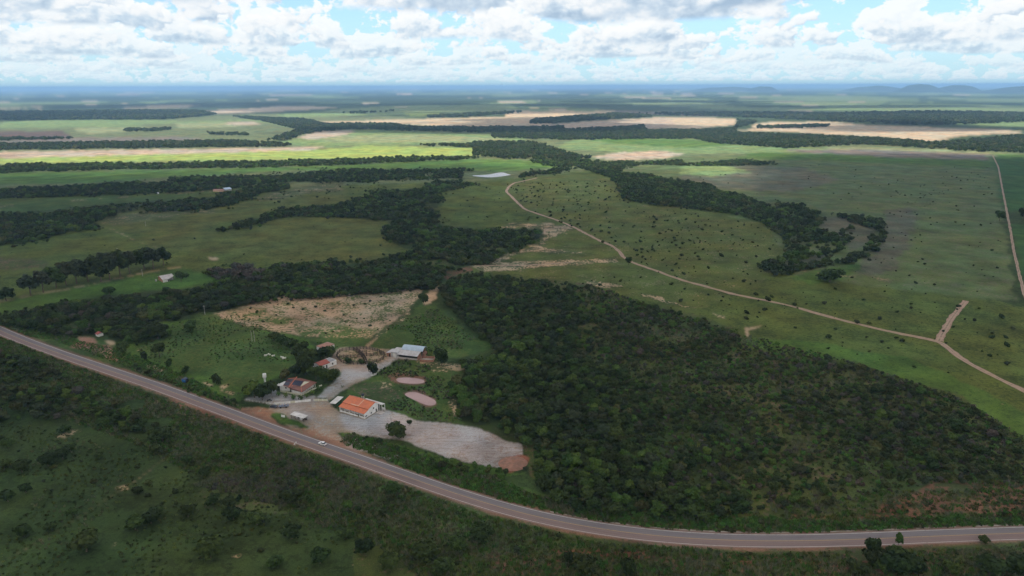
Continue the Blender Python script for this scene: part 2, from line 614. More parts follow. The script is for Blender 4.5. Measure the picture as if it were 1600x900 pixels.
z5 = lambda p: zoom(1060, 230, 2.961, p)
z6 = lambda p: zoom(0, 380, 4, p)
z7 = lambda p: zoom(320, 420, 3.461, p)
z8 = lambda p: zoom(380, 520, 5, p)
z9 = lambda p: zoom(540, 560, 5, p)
za = lambda p: zoom(0, 596, 2.961, p)
zb = lambda p: zoom(530, 596, 2.961, p)
zc = lambda p: zoom(1060, 596, 2.961, p)
zd = lambda p: zoom(0, 480, 5.625, p)
ze = lambda p: zoom(180, 540, 7.273, p)
zf = lambda p: zoom(380, 620, 7.273, p)

PAINT = [
    # far country, left half
    ('wood_far', [(-400, 100), (2000, 100), (2000, 262), (-400, 262)]),
    ('olive_far', [(-400, 186), (200, 186), (420, 178), (620, 182), (760, 196), (900, 200), (1040, 208), (1400, 226), (1700, 236), (1700, 300), (-400, 300)]),
    ('light', z1([(0, 375), (330, 372), (560, 378), (820, 372), (900, 395), (450, 395), (0, 400)])),
    ('tan_pink', z1([(175, 343), (490, 330), (650, 326), (640, 333), (480, 343), (200, 347)])),
    ('tan', z1([(230, 341), (520, 330), (640, 328), (480, 340)])),
    ('tan_pink', z1([(540, 353), (640, 340), (950, 330), (1060, 336), (1000, 342), (850, 350), (650, 357)])),
    ('plough_grey', z1([(600, 330), (760, 326), (900, 330), (700, 338)])),
    ('light', z1([(860, 358), (1180, 342), (1420, 342), (1400, 356), (1100, 362), (880, 366)])),
    ('lime', z1([(1260, 352), (1350, 342), (1420, 344), (1380, 358), (1280, 362)])),
    ('tan', z1([(980, 380), (1250, 374), (1700, 360), (1720, 392), (1420, 398), (1270, 388), (1050, 387)])),
    ('light_tan', z1([(230, 399), (460, 398), (450, 407), (300, 418), (240, 412)])),
    ('plough', z1([(-200, 412), (200, 409), (225, 430), (-200, 440)])),
    ('olive_far', z1([(430, 388), (800, 378), (920, 400), (900, 418), (650, 435), (450, 440), (360, 425), (480, 408)])),
    ('light_tan', z1([(540, 385), (800, 380), (815, 388), (720, 396), (560, 400)])),
    ('tan_pink', z1([(700, 384), (790, 380), (810, 388), (730, 392)])),
    ('plough_grey', z1([(-200, 445), (230, 430), (560, 427), (640, 432), (620, 438), (200, 448), (-200, 462)])),
    ('light', z1([(860, 446), (1000, 420), (1120, 405), (1640, 425), (1640, 445), (1240, 452), (1100, 455), (980, 458)])),
    ('light_tan', z1([(1060, 424), (1300, 420), (1600, 432), (1560, 442), (1180, 446), (1000, 444)])),
    ('tan_pink', z1([(930, 430), (1000, 408), (1100, 408), (1095, 420), (980, 436)])),
    ('tan_pink', z1([(-200, 478), (300, 470), (650, 465), (1020, 458), (960, 470), (500, 482), (-200, 500)])),
    ('lime', z1([(-200, 500), (500, 482), (960, 470), (1150, 455), (1480, 463), (1530, 472), (1500, 485), (1100, 495), (700, 501), (-200, 514)])),
    ('wood_far', z1([(-200, 350), (400, 345), (620, 345), (700, 360), (500, 372), (-200, 374)])),
    # far country, right half
    ('plough_grey', z2([(300, 345), (620, 352), (700, 362), (460, 358), (330, 352)])),
    ('tan', z2([(-20, 345), (60, 338), (240, 342), (320, 347), (300, 360), (130, 376), (-20, 366)])),
    ('tan_pink', z2([(50, 393), (250, 378), (480, 365), (700, 370), (705, 388), (600, 400), (440, 402), (300, 404), (120, 402)])),
    ('tan', z2([(480, 368), (700, 371), (700, 388), (600, 399), (460, 400), (520, 388)])),
    ('tan', z2([(740, 392), (800, 382), (1000, 380), (1100, 390), (1590, 408), (1590, 416), (1400, 425), (1300, 445), (1180, 430), (1000, 420), (850, 411), (690, 409), (760, 402)])),
    ('light', z2([(560, 336), (980, 336), (1300, 330), (1580, 338), (1560, 350), (1100, 347), (700, 344)])),
    ('light', z2([(1300, 378), (1700, 372), (1700, 400), (1480, 396)])),
    ('light', z2([(190, 436), (330, 428), (560, 434), (640, 448), (900, 458), (1100, 466), (960, 474), (560, 480), (300, 474), (140, 462)])),
    ('field_green', z2([(330, 430), (560, 436), (700, 452), (560, 462), (330, 450), (250, 440)])),
    ('light_tan', z2([(980, 460), (1330, 466), (1560, 480), (1560, 488), (1280, 480), (1000, 470)])),
    ('plough_grey', z2([(850, 468), (1100, 466), (1490, 482), (1495, 500), (1180, 492), (960, 482)])),
    ('tan_pink', z2([(250, 492), (330, 476), (480, 472), (530, 480), (480, 494), (330, 500)])),
    ('lime', z2([(1540, 445), (1600, 428), (1800, 425), (1800, 458), (1600, 455)])),
    ('field_green', z2([(1500, 480), (1800, 486), (1800, 506), (1510, 494)])),
    ('light_tan', z1([(700, 296), (760, 293), (900, 293), (880, 298)])), ('light', z1([(960, 302), (1140, 300), (1180, 306), (1000, 308)])), ('tan', z1([(1235, 293), (1285, 291), (1290, 298), (1245, 299)])),
    ('light', z1([(-100, 322), (260, 318), (300, 324), (-100, 331)])), ('tan_pink', z1([(-100, 336), (120, 333), (150, 337), (-100, 342)])), ('light', z1([(420, 318), (700, 312), (720, 318), (460, 324)])),
    ('light', z2([(800, 318), (1150, 316), (1160, 322), (820, 324)])), ('tan_pink', z2([(-40, 318), (90, 316), (60, 324), (-40, 326)])), ('light_tan', z2([(330, 300), (560, 298), (540, 303), (350, 304)])),
    ('light', z2([(1350, 336), (1660, 334), (1660, 342), (1380, 344)])),
    # the large stubble fields right
    ('stubble', [(960, 262), (1060, 246), (1200, 240), (1400, 246), (1552, 250), (1560, 300), (1575, 380), (1590, 470), (1500, 468), (1400, 470), (1200, 460), (1190, 420), (1000, 300)]),
    ('stubble_brown', [(1070, 262), (1120, 256), (1260, 262), (1310, 282), (1240, 300), (1130, 296), (1060, 286)]),
    ('lush', [(1180, 238), (1300, 240), (1400, 246), (1554, 252), (1552, 264), (1400, 256), (1260, 250), (1150, 248)]),
    ('light', [(1065, 258), (1130, 256), (1170, 268), (1110, 276), (1060, 272)]),  # soft sunlit spot, put into the cover colour as a paler patch
    ('stubble_brown', z5([(960, 290), (1100, 280), (1080, 400), (1000, 560), (880, 600), (820, 570), (930, 440)])),
    ('field_dark', [(1553, 246), (1640, 248), (1700, 330), (1570, 330), (1560, 290)]),
    ('field_dark', [(1580, 350), (1700, 350), (1700, 470), (1604, 462), (1592, 400)]),
    # green strip between the tree belts
    ('field_green', [(-400, 272), (0, 270), (250, 266), (400, 262), (540, 258), (650, 252), (760, 248), (850, 252), (890, 260), (780, 268), (640, 264), (456, 266), (265, 277), (150, 286), (-400, 296)]),
    # middle distance, left
    ('pasture', [(-400, 300), (340, 296), (760, 282), (960, 262), (1060, 300), (1200, 360), (1240, 430), (1620, 480), (1900, 640), (1900, 900), (900, 600), (700, 420), (-400, 560)]),
    ('pasture_olive', z3([(950, 385), (1300, 330), (1650, 318), (1740, 330), (1780, 400), (1930, 470), (1700, 560), (1450, 580), (1200, 500), (800, 480), (640, 430), (780, 400)])),
    ('pasture_olive', z3([(480, 330), (1000, 285), (1200, 235), (1350, 190), (1600, 160), (1600, 250), (1300, 275), (900, 390), (600, 400)])),
    ('pasture_worn', z3([(430, 345), (480, 320), (650, 300), (900, 290), (1040, 282), (1000, 300), (780, 325), (640, 345), (520, 365)])),
    ('pasture_worn', z3([(1180, 235), (1300, 200), (1600, 150), (1600, 195), (1450, 210), (1230, 255)])),
    ('lush_dark', z3([(0, 250), (500, 228), (900, 205), (1000, 210), (830, 245), (480, 275), (0, 310)])),
    ('purple', z3([(-60, 510), (120, 515), (240, 520), (220, 560), (60, 575), (-60, 560)])),
    ('lush', z6([(-200, 400), (0, 370), (300, 310), (640, 235), (980, 175), (1150, 150), (1290, 180), (1370, 240), (1240, 280), (1000, 300), (800, 320), (400, 380), (100, 440), (-200, 470)])),
    ('lush', z6([(1170, 170), (1290, 180), (1370, 240), (1300, 275), (1180, 240)])),
    ('sand', z3([(960, 515), (1020, 510), (1010, 520), (970, 524)])),
    # middle distance, right of the woods
    ('pasture_soil', z4([(780, 150), (1000, 120), (1280, 150), (1320, 240), (1599, 290), (1700, 420), (1740, 520), (1330, 520), (1100, 380), (850, 280), (780, 210)])),
    ('pasture_soil', [(1000, 310), (1100, 330), (1200, 350), (1225, 400), (1180, 450), (1100, 450), (1000, 420), (960, 380)]),
    ('pasture_soil', z4([(700, 530), (880, 460), (950, 380), (1060, 370), (1280, 480), (1340, 530), (1599, 620), (1800, 700), (1599, 760), (1400, 700), (1150, 640), (900, 600), (640, 550)])),
    ('sand_sparse', z4([(840, 480), (880, 455), (945, 430), (950, 375), (1080, 378), (1000, 410), (930, 460), (1060, 482), (1140, 494), (900, 488)])),
    ('sand_sparse', z4([(740, 370), (820, 350), (960, 350), (1060, 360), (1080, 378), (950, 376), (850, 372)])),
    ('sand', z4([(640, 545), (680, 535), (900, 545), (1090, 530), (1090, 540), (940, 552), (760, 560), (650, 560)])),
    ('sand_sparse', z4([(600, 540), (700, 520), (880, 460), (900, 468), (740, 530), (1290, 515), (1290, 530), (760, 570), (640, 570)])),
    ('sand_sparse', z4([(1140, 620), (1260, 620), (1310, 640), (1200, 648), (1150, 640)])),
    ('sand_sparse', z4([(1380, 680), (1480, 690), (1600, 730), (1600, 740), (1500, 715), (1390, 695)])),
    ('red', z4([(470, 610), (500, 580), (560, 560), (620, 548), (600, 575), (520, 600), (500, 620)])),
    ('lush', [(1165, 530), (1240, 528), (1420, 560), (1520, 600), (1640, 660), (1700, 760), (1560, 690), (1480, 620), (1340, 570), (1180, 545)]),
    ('sand', z5([(300, 835), (400, 830), (330, 850), (330, 880), (310, 878), (318, 850)])),
    ('sand_sparse', z5([(140, 760), (220, 780), (240, 800), (180, 785)])),
    ('sand_sparse', z5([(0, 725), (60, 738), (50, 745), (0, 735)])),
    ('stubble_brown', z5([(650, 325), (780, 320), (900, 370), (920, 400), (880, 450), (800, 480), (760, 420), (660, 380)])),
    ('stubble_brown', z5([(470, 540), (560, 500), (700, 500), (680, 520), (500, 555)])),
    ('lush', z5([(500, 600), (700, 560), (850, 540), (800, 600), (620, 640)])),
    # woods: their floor
    ('forest', z3([(0, 315), (80, 300), (350, 280), (560, 260), (850, 240), (950, 235), (1100, 195), (1340, 165), (1340, 190), (1200, 215), (1000, 280), (600, 300), (430, 345), (490, 370), (300, 395), (150, 435), (-100, 470)])),
    ('forest', z6([(-200, 470), (0, 450), (200, 400), (400, 370), (650, 330), (900, 310), (1150, 280), (1370, 240), (1600, 200), (2000, 160), (2400, 120), (2800, 180), (2700, 300), (2200, 330), (1600, 360), (1300, 430), (1240, 440), (1100, 470), (900, 540), (1060, 520), (1070, 580), (830, 625), (690, 590), (480, 580), (300, 560), (80, 520), (-200, 480)])),
    ('forest', z4([(0, 255), (600, 140), (440, 215), (480, 320), (440, 350), (640, 375), (820, 375), (945, 380), (945, 425), (780, 490), (640, 545), (560, 560), (480, 570), (400, 650), (0, 645), (0, 550), (330, 480), (205, 430), (240, 345), (0, 320)])),
    ('scrub', z4([(380, 520), (560, 500), (640, 470), (760, 440), (740, 480), (640, 530), (420, 570)])),
    ('scrub', [(690, 450), (705, 430), (740, 428), (915, 442), (980, 470), (1080, 490), (1160, 520), (1165, 545), (1330, 565), (1500, 620), (1600, 690), (1700, 740), (1700, 765), (1400, 775), (1250, 815), (1050, 812), (900, 792), (825, 745), (815, 690), (700, 665), (700, 600), (720, 570), (768, 545), (735, 510)]),
    ('forest', [(690, 455), (705, 432), (800, 432), (900, 470), (900, 560), (1000, 600), (1180, 640), (1200, 720), (1040, 790), (900, 780), (830, 740), (830, 700), (715, 660), (715, 590), (768, 545), (735, 510)]),
    ('verge', [(815, 775), (900, 790), (1050, 805), (1150, 806), (1280, 790), (1400, 770), (1700, 765), (1700, 822), (1600, 824), (1320, 832), (1170, 834), (1040, 828), (920, 812), (820, 790)]),
    # bare ploughed paddock and the grass right of it
    ('lush_dark', z7([(880, 430), (960, 330), (1130, 230), (1180, 190), (1250, 200), (1320, 260), (1420, 340), (1540, 420), (1500, 450), (1380, 480), (1200, 470), (1000, 450)])),
    ('bare', z7([(30, 255), (170, 215), (350, 165), (700, 105), (860, 75), (1000, 80), (1185, 110), (1130, 190), (1000, 300), (940, 345), (890, 380), (700, 370), (540, 370), (420, 345), (330, 335), (200, 300)])),
    ('bare_green', z7([(110, 245), (240, 200), (330, 210), (330, 250), (500, 270), (420, 310), (230, 290)])),
    ('bare_green', z7([(480, 330), (640, 280), (800, 320), (940, 330), (900, 375), (700, 375), (540, 375)])),
    ('lush_dark', z7([(520, 385), (700, 370), (890, 380), (880, 415), (780, 430), (700, 440), (620, 400)])),
    ('sand_sparse', z7([(870, 415), (960, 340), (1060, 260), (1110, 200), (1120, 215), (1070, 285), (960, 355), (890, 425)])),
    ('sand', z7([(1180, 150), (1210, 120), (1265, 90), (1270, 110), (1240, 180), (1200, 195)])),
    ('sand', z7([(870, 418), (925, 375), (935, 380), (885, 425)])),
    # home paddock between the highway and the bare field
    ('lush', z8([(-1100, 200), (-800, -60), (-270, -128), (-10, -62), (175, -12), (305, 5), (480, 52), (560, 100), (420, 270), (230, 370), (20, 470), (-60, 560), (-400, 430), (-800, 250)])),
    ('lush_dark', z6([(850, 600), (1100, 520), (1300, 440), (1900, 640), (1900, 760), (1500, 900), (1150, 800), (850, 680)])),
    ('sand_sparse', ze([(230, 40), (400, 0), (300, 40), (240, 60)])),
    ('sand_sparse', ze([(330, 220), (450, 230), (550, 300), (520, 330), (400, 290)])),
    ('sand_sparse', ze([(690, 340), (760, 330), (740, 390), (700, 390)])),
    ('sand_sparse', ze([(930, 420), (1050, 440), (1020, 470), (930, 450)])),
    ('sand_sparse', ze([(1150, 440), (1260, 420), (1270, 440), (1180, 500), (1150, 480)])),
    ('sand_sparse', ze([(1140, 510), (1320, 520), (1300, 540), (1160, 530)])),
    ('lush_dark', zd([(560, 240), (900, 300), (1125, 360), (1125, 560), (900, 490), (420, 330), (0, 160), (0, 130), (300, 220)])),
    ('yard_red', zd([(690, 265), (830, 270), (850, 320), (960, 360), (1060, 470), (900, 430), (720, 370), (640, 330)])),
    ('sand', zd([(910, 295), (970, 290), (995, 340), (940, 345)])),
    ('sand', zd([(830, 390), (930, 400), (940, 435), (850, 425)])),
    # ponds meadow
    ('lush_dark', z9([(0, 230), (100, 190), (240, 90), (520, 0), (900, 100), (820, 260), (900, 420), (900, 520), (600, 470), (300, 380), (0, 300)])),
    ('purple', z9([(0, 240), (100, 190), (240, 190), (420, 260), (430, 330), (300, 350), (60, 280)])),
    ('mud', z9([(310, 130), (400, 105), (520, 120), (630, 150), (640, 190), (560, 215), (420, 205), (380, 190)])),
    ('mud', z9([(440, 260), (520, 235), (640, 255), (740, 320), (740, 380), (640, 400), (520, 330)])),
    ('sand_sparse', z9([(560, 30), (700, 35), (900, 40), (980, 10), (980, 80), (860, 95), (700, 75)])),
    ('sand_sparse', z9([(640, 80), (820, 95), (830, 115), (700, 105)])),
    ('sand_sparse', z9([(980, 80), (1050, 100), (1180, 130), (1160, 150), (1020, 140)])),
    ('sand_sparse', z9([(820, 280), (880, 270), (900, 410), (860, 470), (840, 400)])),
    ('sand_sparse', z9([(270, 190), (370, 200), (380, 235), (280, 235)])),
    # farm yard
    ('yard', z7([(575, 565), (700, 430), (840, 420), (1000, 430), (1170, 460), (1180, 500), (1040, 490), (960, 530), (860, 560), (720, 560), (650, 540)])),
    ('bare', z7([(700, 435), (1000, 430), (990, 480), (960, 510), (780, 520), (700, 500)])),
    ('yard', z8([(220, 570), (560, 500), (700, 560), (760, 620), (960, 670), (1110, 590), (1200, 620), (1300, 660), (1000, 800), (720, 770), (900, 900), (760, 880), (620, 820), (460, 730), (380, 730), (200, 620)])),
    ('yard_red', zf([(-20, 140), (300, 130), (340, 170), (300, 240), (480, 320), (640, 350), (760, 340), (880, 420), (1050, 470), (1300, 600), (1600, 740), (1600, 780), (1200, 640), (870, 490), (400, 345), (0, 190)])),
    ('track_grey', z8([(340, 590), (480, 580), (560, 620), (560, 660), (480, 690), (400, 640)])),
    ('track_grey', z8([(570, 500), (700, 400), (860, 320), (960, 280), (1060, 240), (1180, 195), (1215, 205), (1120, 260), (1020, 300), (950, 350), (860, 400), (760, 450), (640, 515)])),
    ('track_grey', z8([(740, 290), (860, 290), (960, 300), (840, 400), (700, 440), (720, 380), (760, 330)])),
    ('yard', z8([(870, 370), (950, 350), (900, 390), (760, 460), (640, 540), (650, 500)])),
    ('track_grey', z8([(20, 510), (100, 500), (240, 430), (300, 470), (560, 490), (560, 520), (260, 560), (20, 530)])),
    ('lush', zf([(330, 175), (420, 180), (540, 220), (640, 270), (750, 320), (720, 345), (560, 320), (400, 260), (300, 215)])),
    ('gravel', z9([(-40, 430), (100, 420), (240, 420), (340, 400), (480, 430), (600, 490), (860, 520), (1000, 540), (1160, 600), (1260, 640), (1380, 670), (1370, 740), (1330, 800), (1260, 870), (1140, 850), (900, 800), (700, 740), (480, 650), (300, 620), (160, 590), (20, 560)])),
    ('red_earth', z9([(1180, 830), (1240, 780), (1330, 755), (1410, 780), (1400, 820), (1290, 880), (1220, 870)])),
    ('gravel', z9([(0, 650), (100, 620), (240, 660), (280, 720), (420, 740), (440, 770), (350, 800), (240, 760), (0, 680)])),
    ('lush', z9([(-40, 570), (100, 580), (200, 620), (250, 640), (420, 680), (700, 760), (900, 810), (1240, 880), (1400, 900), (800, 940), (500, 900), (350, 820), (440, 770), (300, 700), (200, 650), (60, 620), (-30, 600)])),
    ('lush_dark', [(620, 720), (700, 740), (820, 760), (900, 792), (1040, 818), (1040, 826), (920, 812), (820, 790), (700, 752), (620, 728)]),
    # foreground left of and below the highway
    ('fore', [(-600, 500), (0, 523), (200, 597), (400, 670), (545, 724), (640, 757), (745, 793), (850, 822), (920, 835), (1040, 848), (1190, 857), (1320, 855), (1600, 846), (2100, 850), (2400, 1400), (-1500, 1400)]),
    ('verge', [(420, 677), (545, 724), (640, 757), (745, 793), (850, 822), (920, 835), (1040, 848), (1190, 857), (1320, 855), (1600, 846), (1900, 846), (1900, 900), (1200, 905), (900, 900), (760, 870), (600, 800), (450, 800), (300, 790), (330, 740), (440, 720)]),
    ('scrub', [(560, 830), (640, 800), (700, 820), (760, 850), (850, 880), (900, 1000), (560, 1000)]),
    ('red_sparse', [(760, 860), (860, 860), (1000, 870), (1250, 860), (1350, 862), (1700, 850), (1700, 960), (1100, 1000), (760, 900)]),
    ('red', [(855, 853), (885, 862), (1000, 862), (1080, 866), (1060, 874), (960, 875), (880, 868)]),
    ('red', [(1270, 880), (1320, 876), (1330, 893), (1290, 896)]),
    ('red', [(1500, 873), (1620, 866), (1620, 880), (1540, 884)]),
    ('red_sparse', [(800, 862), (880, 872), (860, 882), (790, 874)]),
    ('red', z5([(1800, 1600), (1801, 1600), (1801, 1601)])),
    ('red_bank', zc([(780, 640), (980, 590), (1170, 520), (1290, 505), (1599, 500), (1800, 500), (1800, 620), (1599, 630), (1300, 620), (1160, 640), (1000, 640)])),
    ('red_sparse', zc([(1180, 530), (1330, 520), (1350, 570), (1260, 600), (1170, 570)])),
    ('red', zc([(480, 660), (560, 630), (740, 630), (780, 650), (640, 675)])),
    ('red', zc([(-300, 640), (60, 650), (100, 670), (-200, 665)])),
    ('red', [(255, 619), (330, 640), (400, 668), (460, 690), (430, 684), (340, 660), (290, 644)]),
    ('sand_sparse', zd([(500, 505), (640, 560), (780, 600), (760, 612), (620, 570), (500, 515)])),
    ('sand', zd([(640, 555), (780, 598), (770, 608), (650, 572)])),
    ('sand', zd([(850, 635), (940, 668), (935, 675), (845, 642)])),
    ('sand_sparse', ze([(340, 610), (450, 630), (580, 670), (560, 680), (400, 640)])),
    ('sand', ze([(670, 740), (760, 770), (860, 800), (940, 825), (930, 840), (820, 805), (690, 760)])),
    ('sand_sparse', za([(250, 250), (330, 220), (365, 225), (300, 262), (255, 265)])),
    ('sand_sparse', za([(510, 500), (560, 490), (580, 505), (545, 520)])),
    ('red_sparse', za([(1200, 440), (1240, 400), (1260, 420), (1240, 490), (1200, 480)])),
    ('sand_sparse', za([(500, 760), (530, 750), (520, 775), (505, 778)])),
    ('sand_sparse', za([(1060, 815), (1110, 808), (1090, 825)])),
]
# narrow tracks painted as soft worn lines: (kind, pixels, half width in metres)
LINES = [
    ('path_faint', za([(0, 840), (200, 730), (330, 650), (470, 560), (560, 500), (640, 450), (720, 390), (830, 310)]), 0.7),
    ('sand', z3([(-60, 725), (40, 708), (150, 684), (400, 640), (560, 605), (700, 575), (850, 552)]), 1.6),
    ('sand_sparse', z3([(-60, 280), (200, 262), (400, 244), (530, 235), (620, 225)]), 3.0),
    ('sand_sparse', z3([(740, 212), (880, 212), (1000, 205)]), 4.0),
    ('sand_sparse', [(1400, 438), (1300, 430), (1230, 420)], 1.2),
    ('purple', [(1352, 460), (1420, 465), (1500, 472), (1600, 482)], 1.0),
    ('purple', z5([(1380, 342), (1450, 344), (1540, 350)]), 4.0),
    ('bare_green', z3([(500, 372), (650, 440), (760, 475)]), 1.5),
    ('sand_sparse', z7([(1150, 505), (1300, 515), (1430, 540)]), 1.5),
]


# share of dry flecks, and of wheel streaks, by cover
FLECK = {'pasture': 0.35, 'pasture_olive': 0.25, 'pasture_soil': 1.0, 'lush': 0.45, 'lush_dark': 0.35, 'pasture_worn': 0.8, 'fore': 0.22, 'verge': 0.35, 'stubble': 0.6, 'stubble_brown': 0.5, 'purple': 0.6,
         'scrub': 0.3, 'bare_green': 0.8, 'red_sparse': 0.4, 'red_bank': 0.3}
STREAK = {'gravel': 0.9, 'yard': 0.9, 'yard_red': 0.9, 'track_grey': 0.6, 'bare': 0.25}


def build_ground():
    # rings of vertices around the drone's ground point: fine where the country is seen, coarse behind it
    pys = np.arange(980, 137.3, -1.4)
    ry = np.array([flat(800, p)[1] for p in pys])
    rs = np.r_[np.linspace(0, ry[0], 9)[:-1], ry, [70000.0, 90000.0]]
    az_f = np.linspace(R(-47), R(47), 1090)
    az_c = np.linspace(R(47), R(313), 46)[1:-1]
    azs = np.r_[az_f, az_c]
    nr, na = len(rs), len(azs)
    RR, AA = np.meshgrid(rs, azs, indexing='ij')
    x = RR * np.sin(AA); y = RR * np.cos(AA)
    z = height(x, y)
    px, py = to_px(x, y, 0.0)
    front = (y > 60)
    # ragged borders: a few metres of wander
    amp = np.clip(RR / 320.0, 0.6, 6.0)
    wx = (fbm(x / 14., y / 14., 3, 11) - 0.5) * 7 * amp
    wy = (fbm(x / 14., y / 14., 3, 23) - 0.5) * 7 * amp
    wpx, wpy = to_px(x + wx, y + wy, 0.0)
    wpx = np.where(front, wpx, -9999); wpy = np.where(front, wpy, -9999)
    A = np.empty((nr, na, 3)); B = np.empty((nr, na, 3)); C = np.empty((nr, na)); FL = np.zeros((nr, na)); ST = np.zeros((nr, na))
    FL[:] = 0.2
    k = KINDS['fore']; A[:] = k[0]; B[:] = k[1]; C[:] = k[2]
    far = RR > 2200
    k = KINDS['wood_far']; A[far] = k[0]; B[far] = k[1]; C[far] = k[2]
    for kind, poly in PAINT:
        k = KINDS[kind]
        xs = [p[0] for p in poly]; ys = [p[1] for p in poly]
        bb = (wpx > min(xs)) & (wpx < max(xs)) & (wpy > min(ys)) & (wpy < max(ys))
        ii = np.where(bb)
        m = inside(poly, wpx[ii], wpy[ii])
        sel = (ii[0][m], ii[1][m])
        A[sel] = k[0]; B[sel] = k[1]; C[sel] = k[2]
        FL[sel] = FLECK.get(kind, 0.0); ST[sel] = STREAK.get(kind, 0.0)
    for kind, pts, hw in LINES:
        k = KINDS[kind]
        L = np.array([flat(*p) for p in pts])
        L = resample(L, 3.0)
        xs0, xs1 = L[:, 0].min() - 20, L[:, 0].max() + 20
        ys0, ys1 = L[:, 1].min() - 20, L[:, 1].max() + 20
        ii = np.where((x > xs0) & (x < xs1) & (y > ys0) & (y < ys1))
        X = x[ii] + wx[ii] * 0.2; Y = y[ii] + wy[ii] * 0.2
        d = np.full(X.shape, 1e9)
        for q in range(0, len(L), 4):
            d = np.minimum(d, (X - L[q, 0]) ** 2 + (Y - L[q, 1]) ** 2) if False else d
        for q in range(0, len(X), 20000):
            d[q:q + 20000] = ((X[q:q + 20000, None] - L[None, :, 0]) ** 2 + (Y[q:q + 20000, None] - L[None, :, 1]) ** 2).min(1)
        m = np.sqrt(d) < hw * (0.7 + 0.6 * vnoise(X / 5, Y / 5, 3))
        sel = (ii[0][m], ii[1][m])
        A[sel] = k[0]; B[sel] = k[1]; C[sel] = k[2]
    # far plain beyond the traced fields: fields, woods and strips of farmland
    f1 = fbm(x / 900., y / 2600., 3, 40)
    f2 = fbm(x / 500. + 31, y / 1500., 3, 55)
    plain = far & (wpy < 177)
    w = plain & (f1 > 0.60)
    A[w] = KINDS['light'][0]; B[w] = KINDS['olive_far'][0]; C[w] = 0.5
    w = plain & (f2 > 0.71)
    A[w] = KINDS['tan_pink'][0]; B[w] = KINDS['tan'][0]; C[w] = 0.5
    w = plain & (f1 < 0.42)
    A[w] = (0.028, 0.046, 0.022); B[w] = (0.04, 0.06, 0.026)
    # verge soil beside the asphalt
    lat = road_lat(x, y)
    v = (np.abs(lat) < 5.4 + 1.6 * (fbm(x / 9., y / 9., 3, 71) - 0.3)) & (np.abs(lat) < 50)
    A[v] = (0.20, 0.115, 0.085); B[v] = (0.11, 0.10, 0.06); C[v] = 0.35

    me = bpy.data.meshes.new('ground')
    co = np.stack([x, y, z], -1).reshape(-1, 3)
    idx = np.arange(nr * na).reshape(nr, na)
    a = idx[:-1]; b = idx[1:]
    a2 = np.roll(a, -1, 1); b2 = np.roll(b, -1, 1)
    F = np.stack([a, b, b2, a2], -1).reshape(-1, 4)[:, ::-1]
    F = F[na:]                                            # the first ring is one point
    me.vertices.add(len(co)); me.vertices.foreach_set('co', co.ravel())
    me.loops.add(F.size); me.loops.foreach_set('vertex_index', F.ravel().astype(np.int32))
    me.polygons.add(len(F))
    me.polygons.foreach_set('loop_start', np.arange(0, F.size, 4, dtype=np.int32))
    me.update(calc_edges=True)
    def soft3(a, k):
        for _ in range(k):
            a = np.stack([soften_(a[..., j]) for j in range(a.shape[-1])], -1)
        return a

    def soften_(a):
        p = np.concatenate([a[:, -1:], a, a[:, :1]], 1)
        h = (p[:, :-2] + 2 * p[:, 1:-1] + p[:, 2:]) / 4
        p = np.concatenate([h[:1], h, h[-1:]], 0)
        return (p[:-2] + 2 * p[1:-1] + p[2:]) / 4
    r0 = np.searchsorted(rs, 260.0); r1 = np.searchsorted(rs, 480.0)
    yard = (ST[r0:r1] > 0.3)[..., None]
    inner = soft3(yard.astype(float), 3) > 0.9
    for M_ in (A, B):
        blur = soft3(M_[r0:r1], 14)
        M_[r0:r1] = np.where(inner, blur, M_[r0:r1])
    A = soft3(A, 1); B = soft3(B, 1)
    for nm, arr in (('cover_a', A), ('cover_b', B)):
        at = me.attributes.new(nm, 'FLOAT_VECTOR', 'POINT')
        at.data.foreach_set('vector', arr.reshape(-1, 3).astype(np.float32).ravel())
    # covers run into one another over a vertex or two
    def soften(a):
        p = np.concatenate([a[:, -1:], a, a[:, :1]], 1)
        h = (p[:, :-2] + 2 * p[:, 1:-1] + p[:, 2:]) / 4
        p = np.concatenate([h[:1], h, h[-1:]], 0)
        return (p[:-2] + 2 * p[1:-1] + p[2:]) / 4
    for nm, arr in (('share', C), ('fleck', soften(FL)), ('streak', soften(ST))):
        at = me.attributes.new(nm, 'FLOAT', 'POINT')
        at.data.foreach_set('value', arr.astype(np.float32).ravel())
    me.polygons.foreach_set('use_smooth', [True] * len(me.polygons))
    o = bpy.data.objects.new('ground', me)
    COL.objects.link(o)
    tag(o, kind='structure')

    m, t, bs, out = new_mat('ground_cover')
    bs.inputs['Roughness'].default_value = 0.95
    bs.inputs['Specular IOR Level'].default_value = 0.05
    tcn = t.n('ShaderNodeTexCoord')
    P_ = tcn.outputs['Object']

    def attr(nm, sock):
        nd = t.n('ShaderNodeAttribute', attribute_name=nm)
        return nd.outputs[sock]
    ca = attr('cover_a', 'Vector'); cb = attr('cover_b', 'Vector'); sh = attr('share', 'Fac')
    n_small = t.noise(P_, 0.45, 4, 0.62)
    n_mid = t.noise(P_, 0.075, 4, 0.60)
    n_big = t.noise(P_, 0.010, 3, 0.55)
    mixn = t.m('ADD', t.m('MULTIPLY', n_small, 0.50), t.m('ADD', t.m('MULTIPLY', n_mid, 0.38), t.m('MULTIPLY', n_big, 0.12)))
    # the sum spreads roughly normally about 0.5: turn the share into a threshold
    th = t.m('MULTIPLY_ADD', sh, -0.24, 0.62)
    fac = t.step(t.m('SUBTRACT', mixn, th), -0.022, 0.022)
    c = t.mix(fac, ca, cb)
    # dry flecks of soil and straw between the tussocks, and darker tussocks
    fl = attr('fleck', 'Fac')
    fa = t.noise(P_, 0.62, 3, 0.7); fb_ = t.noise(P_, 0.055, 3, 0.6)
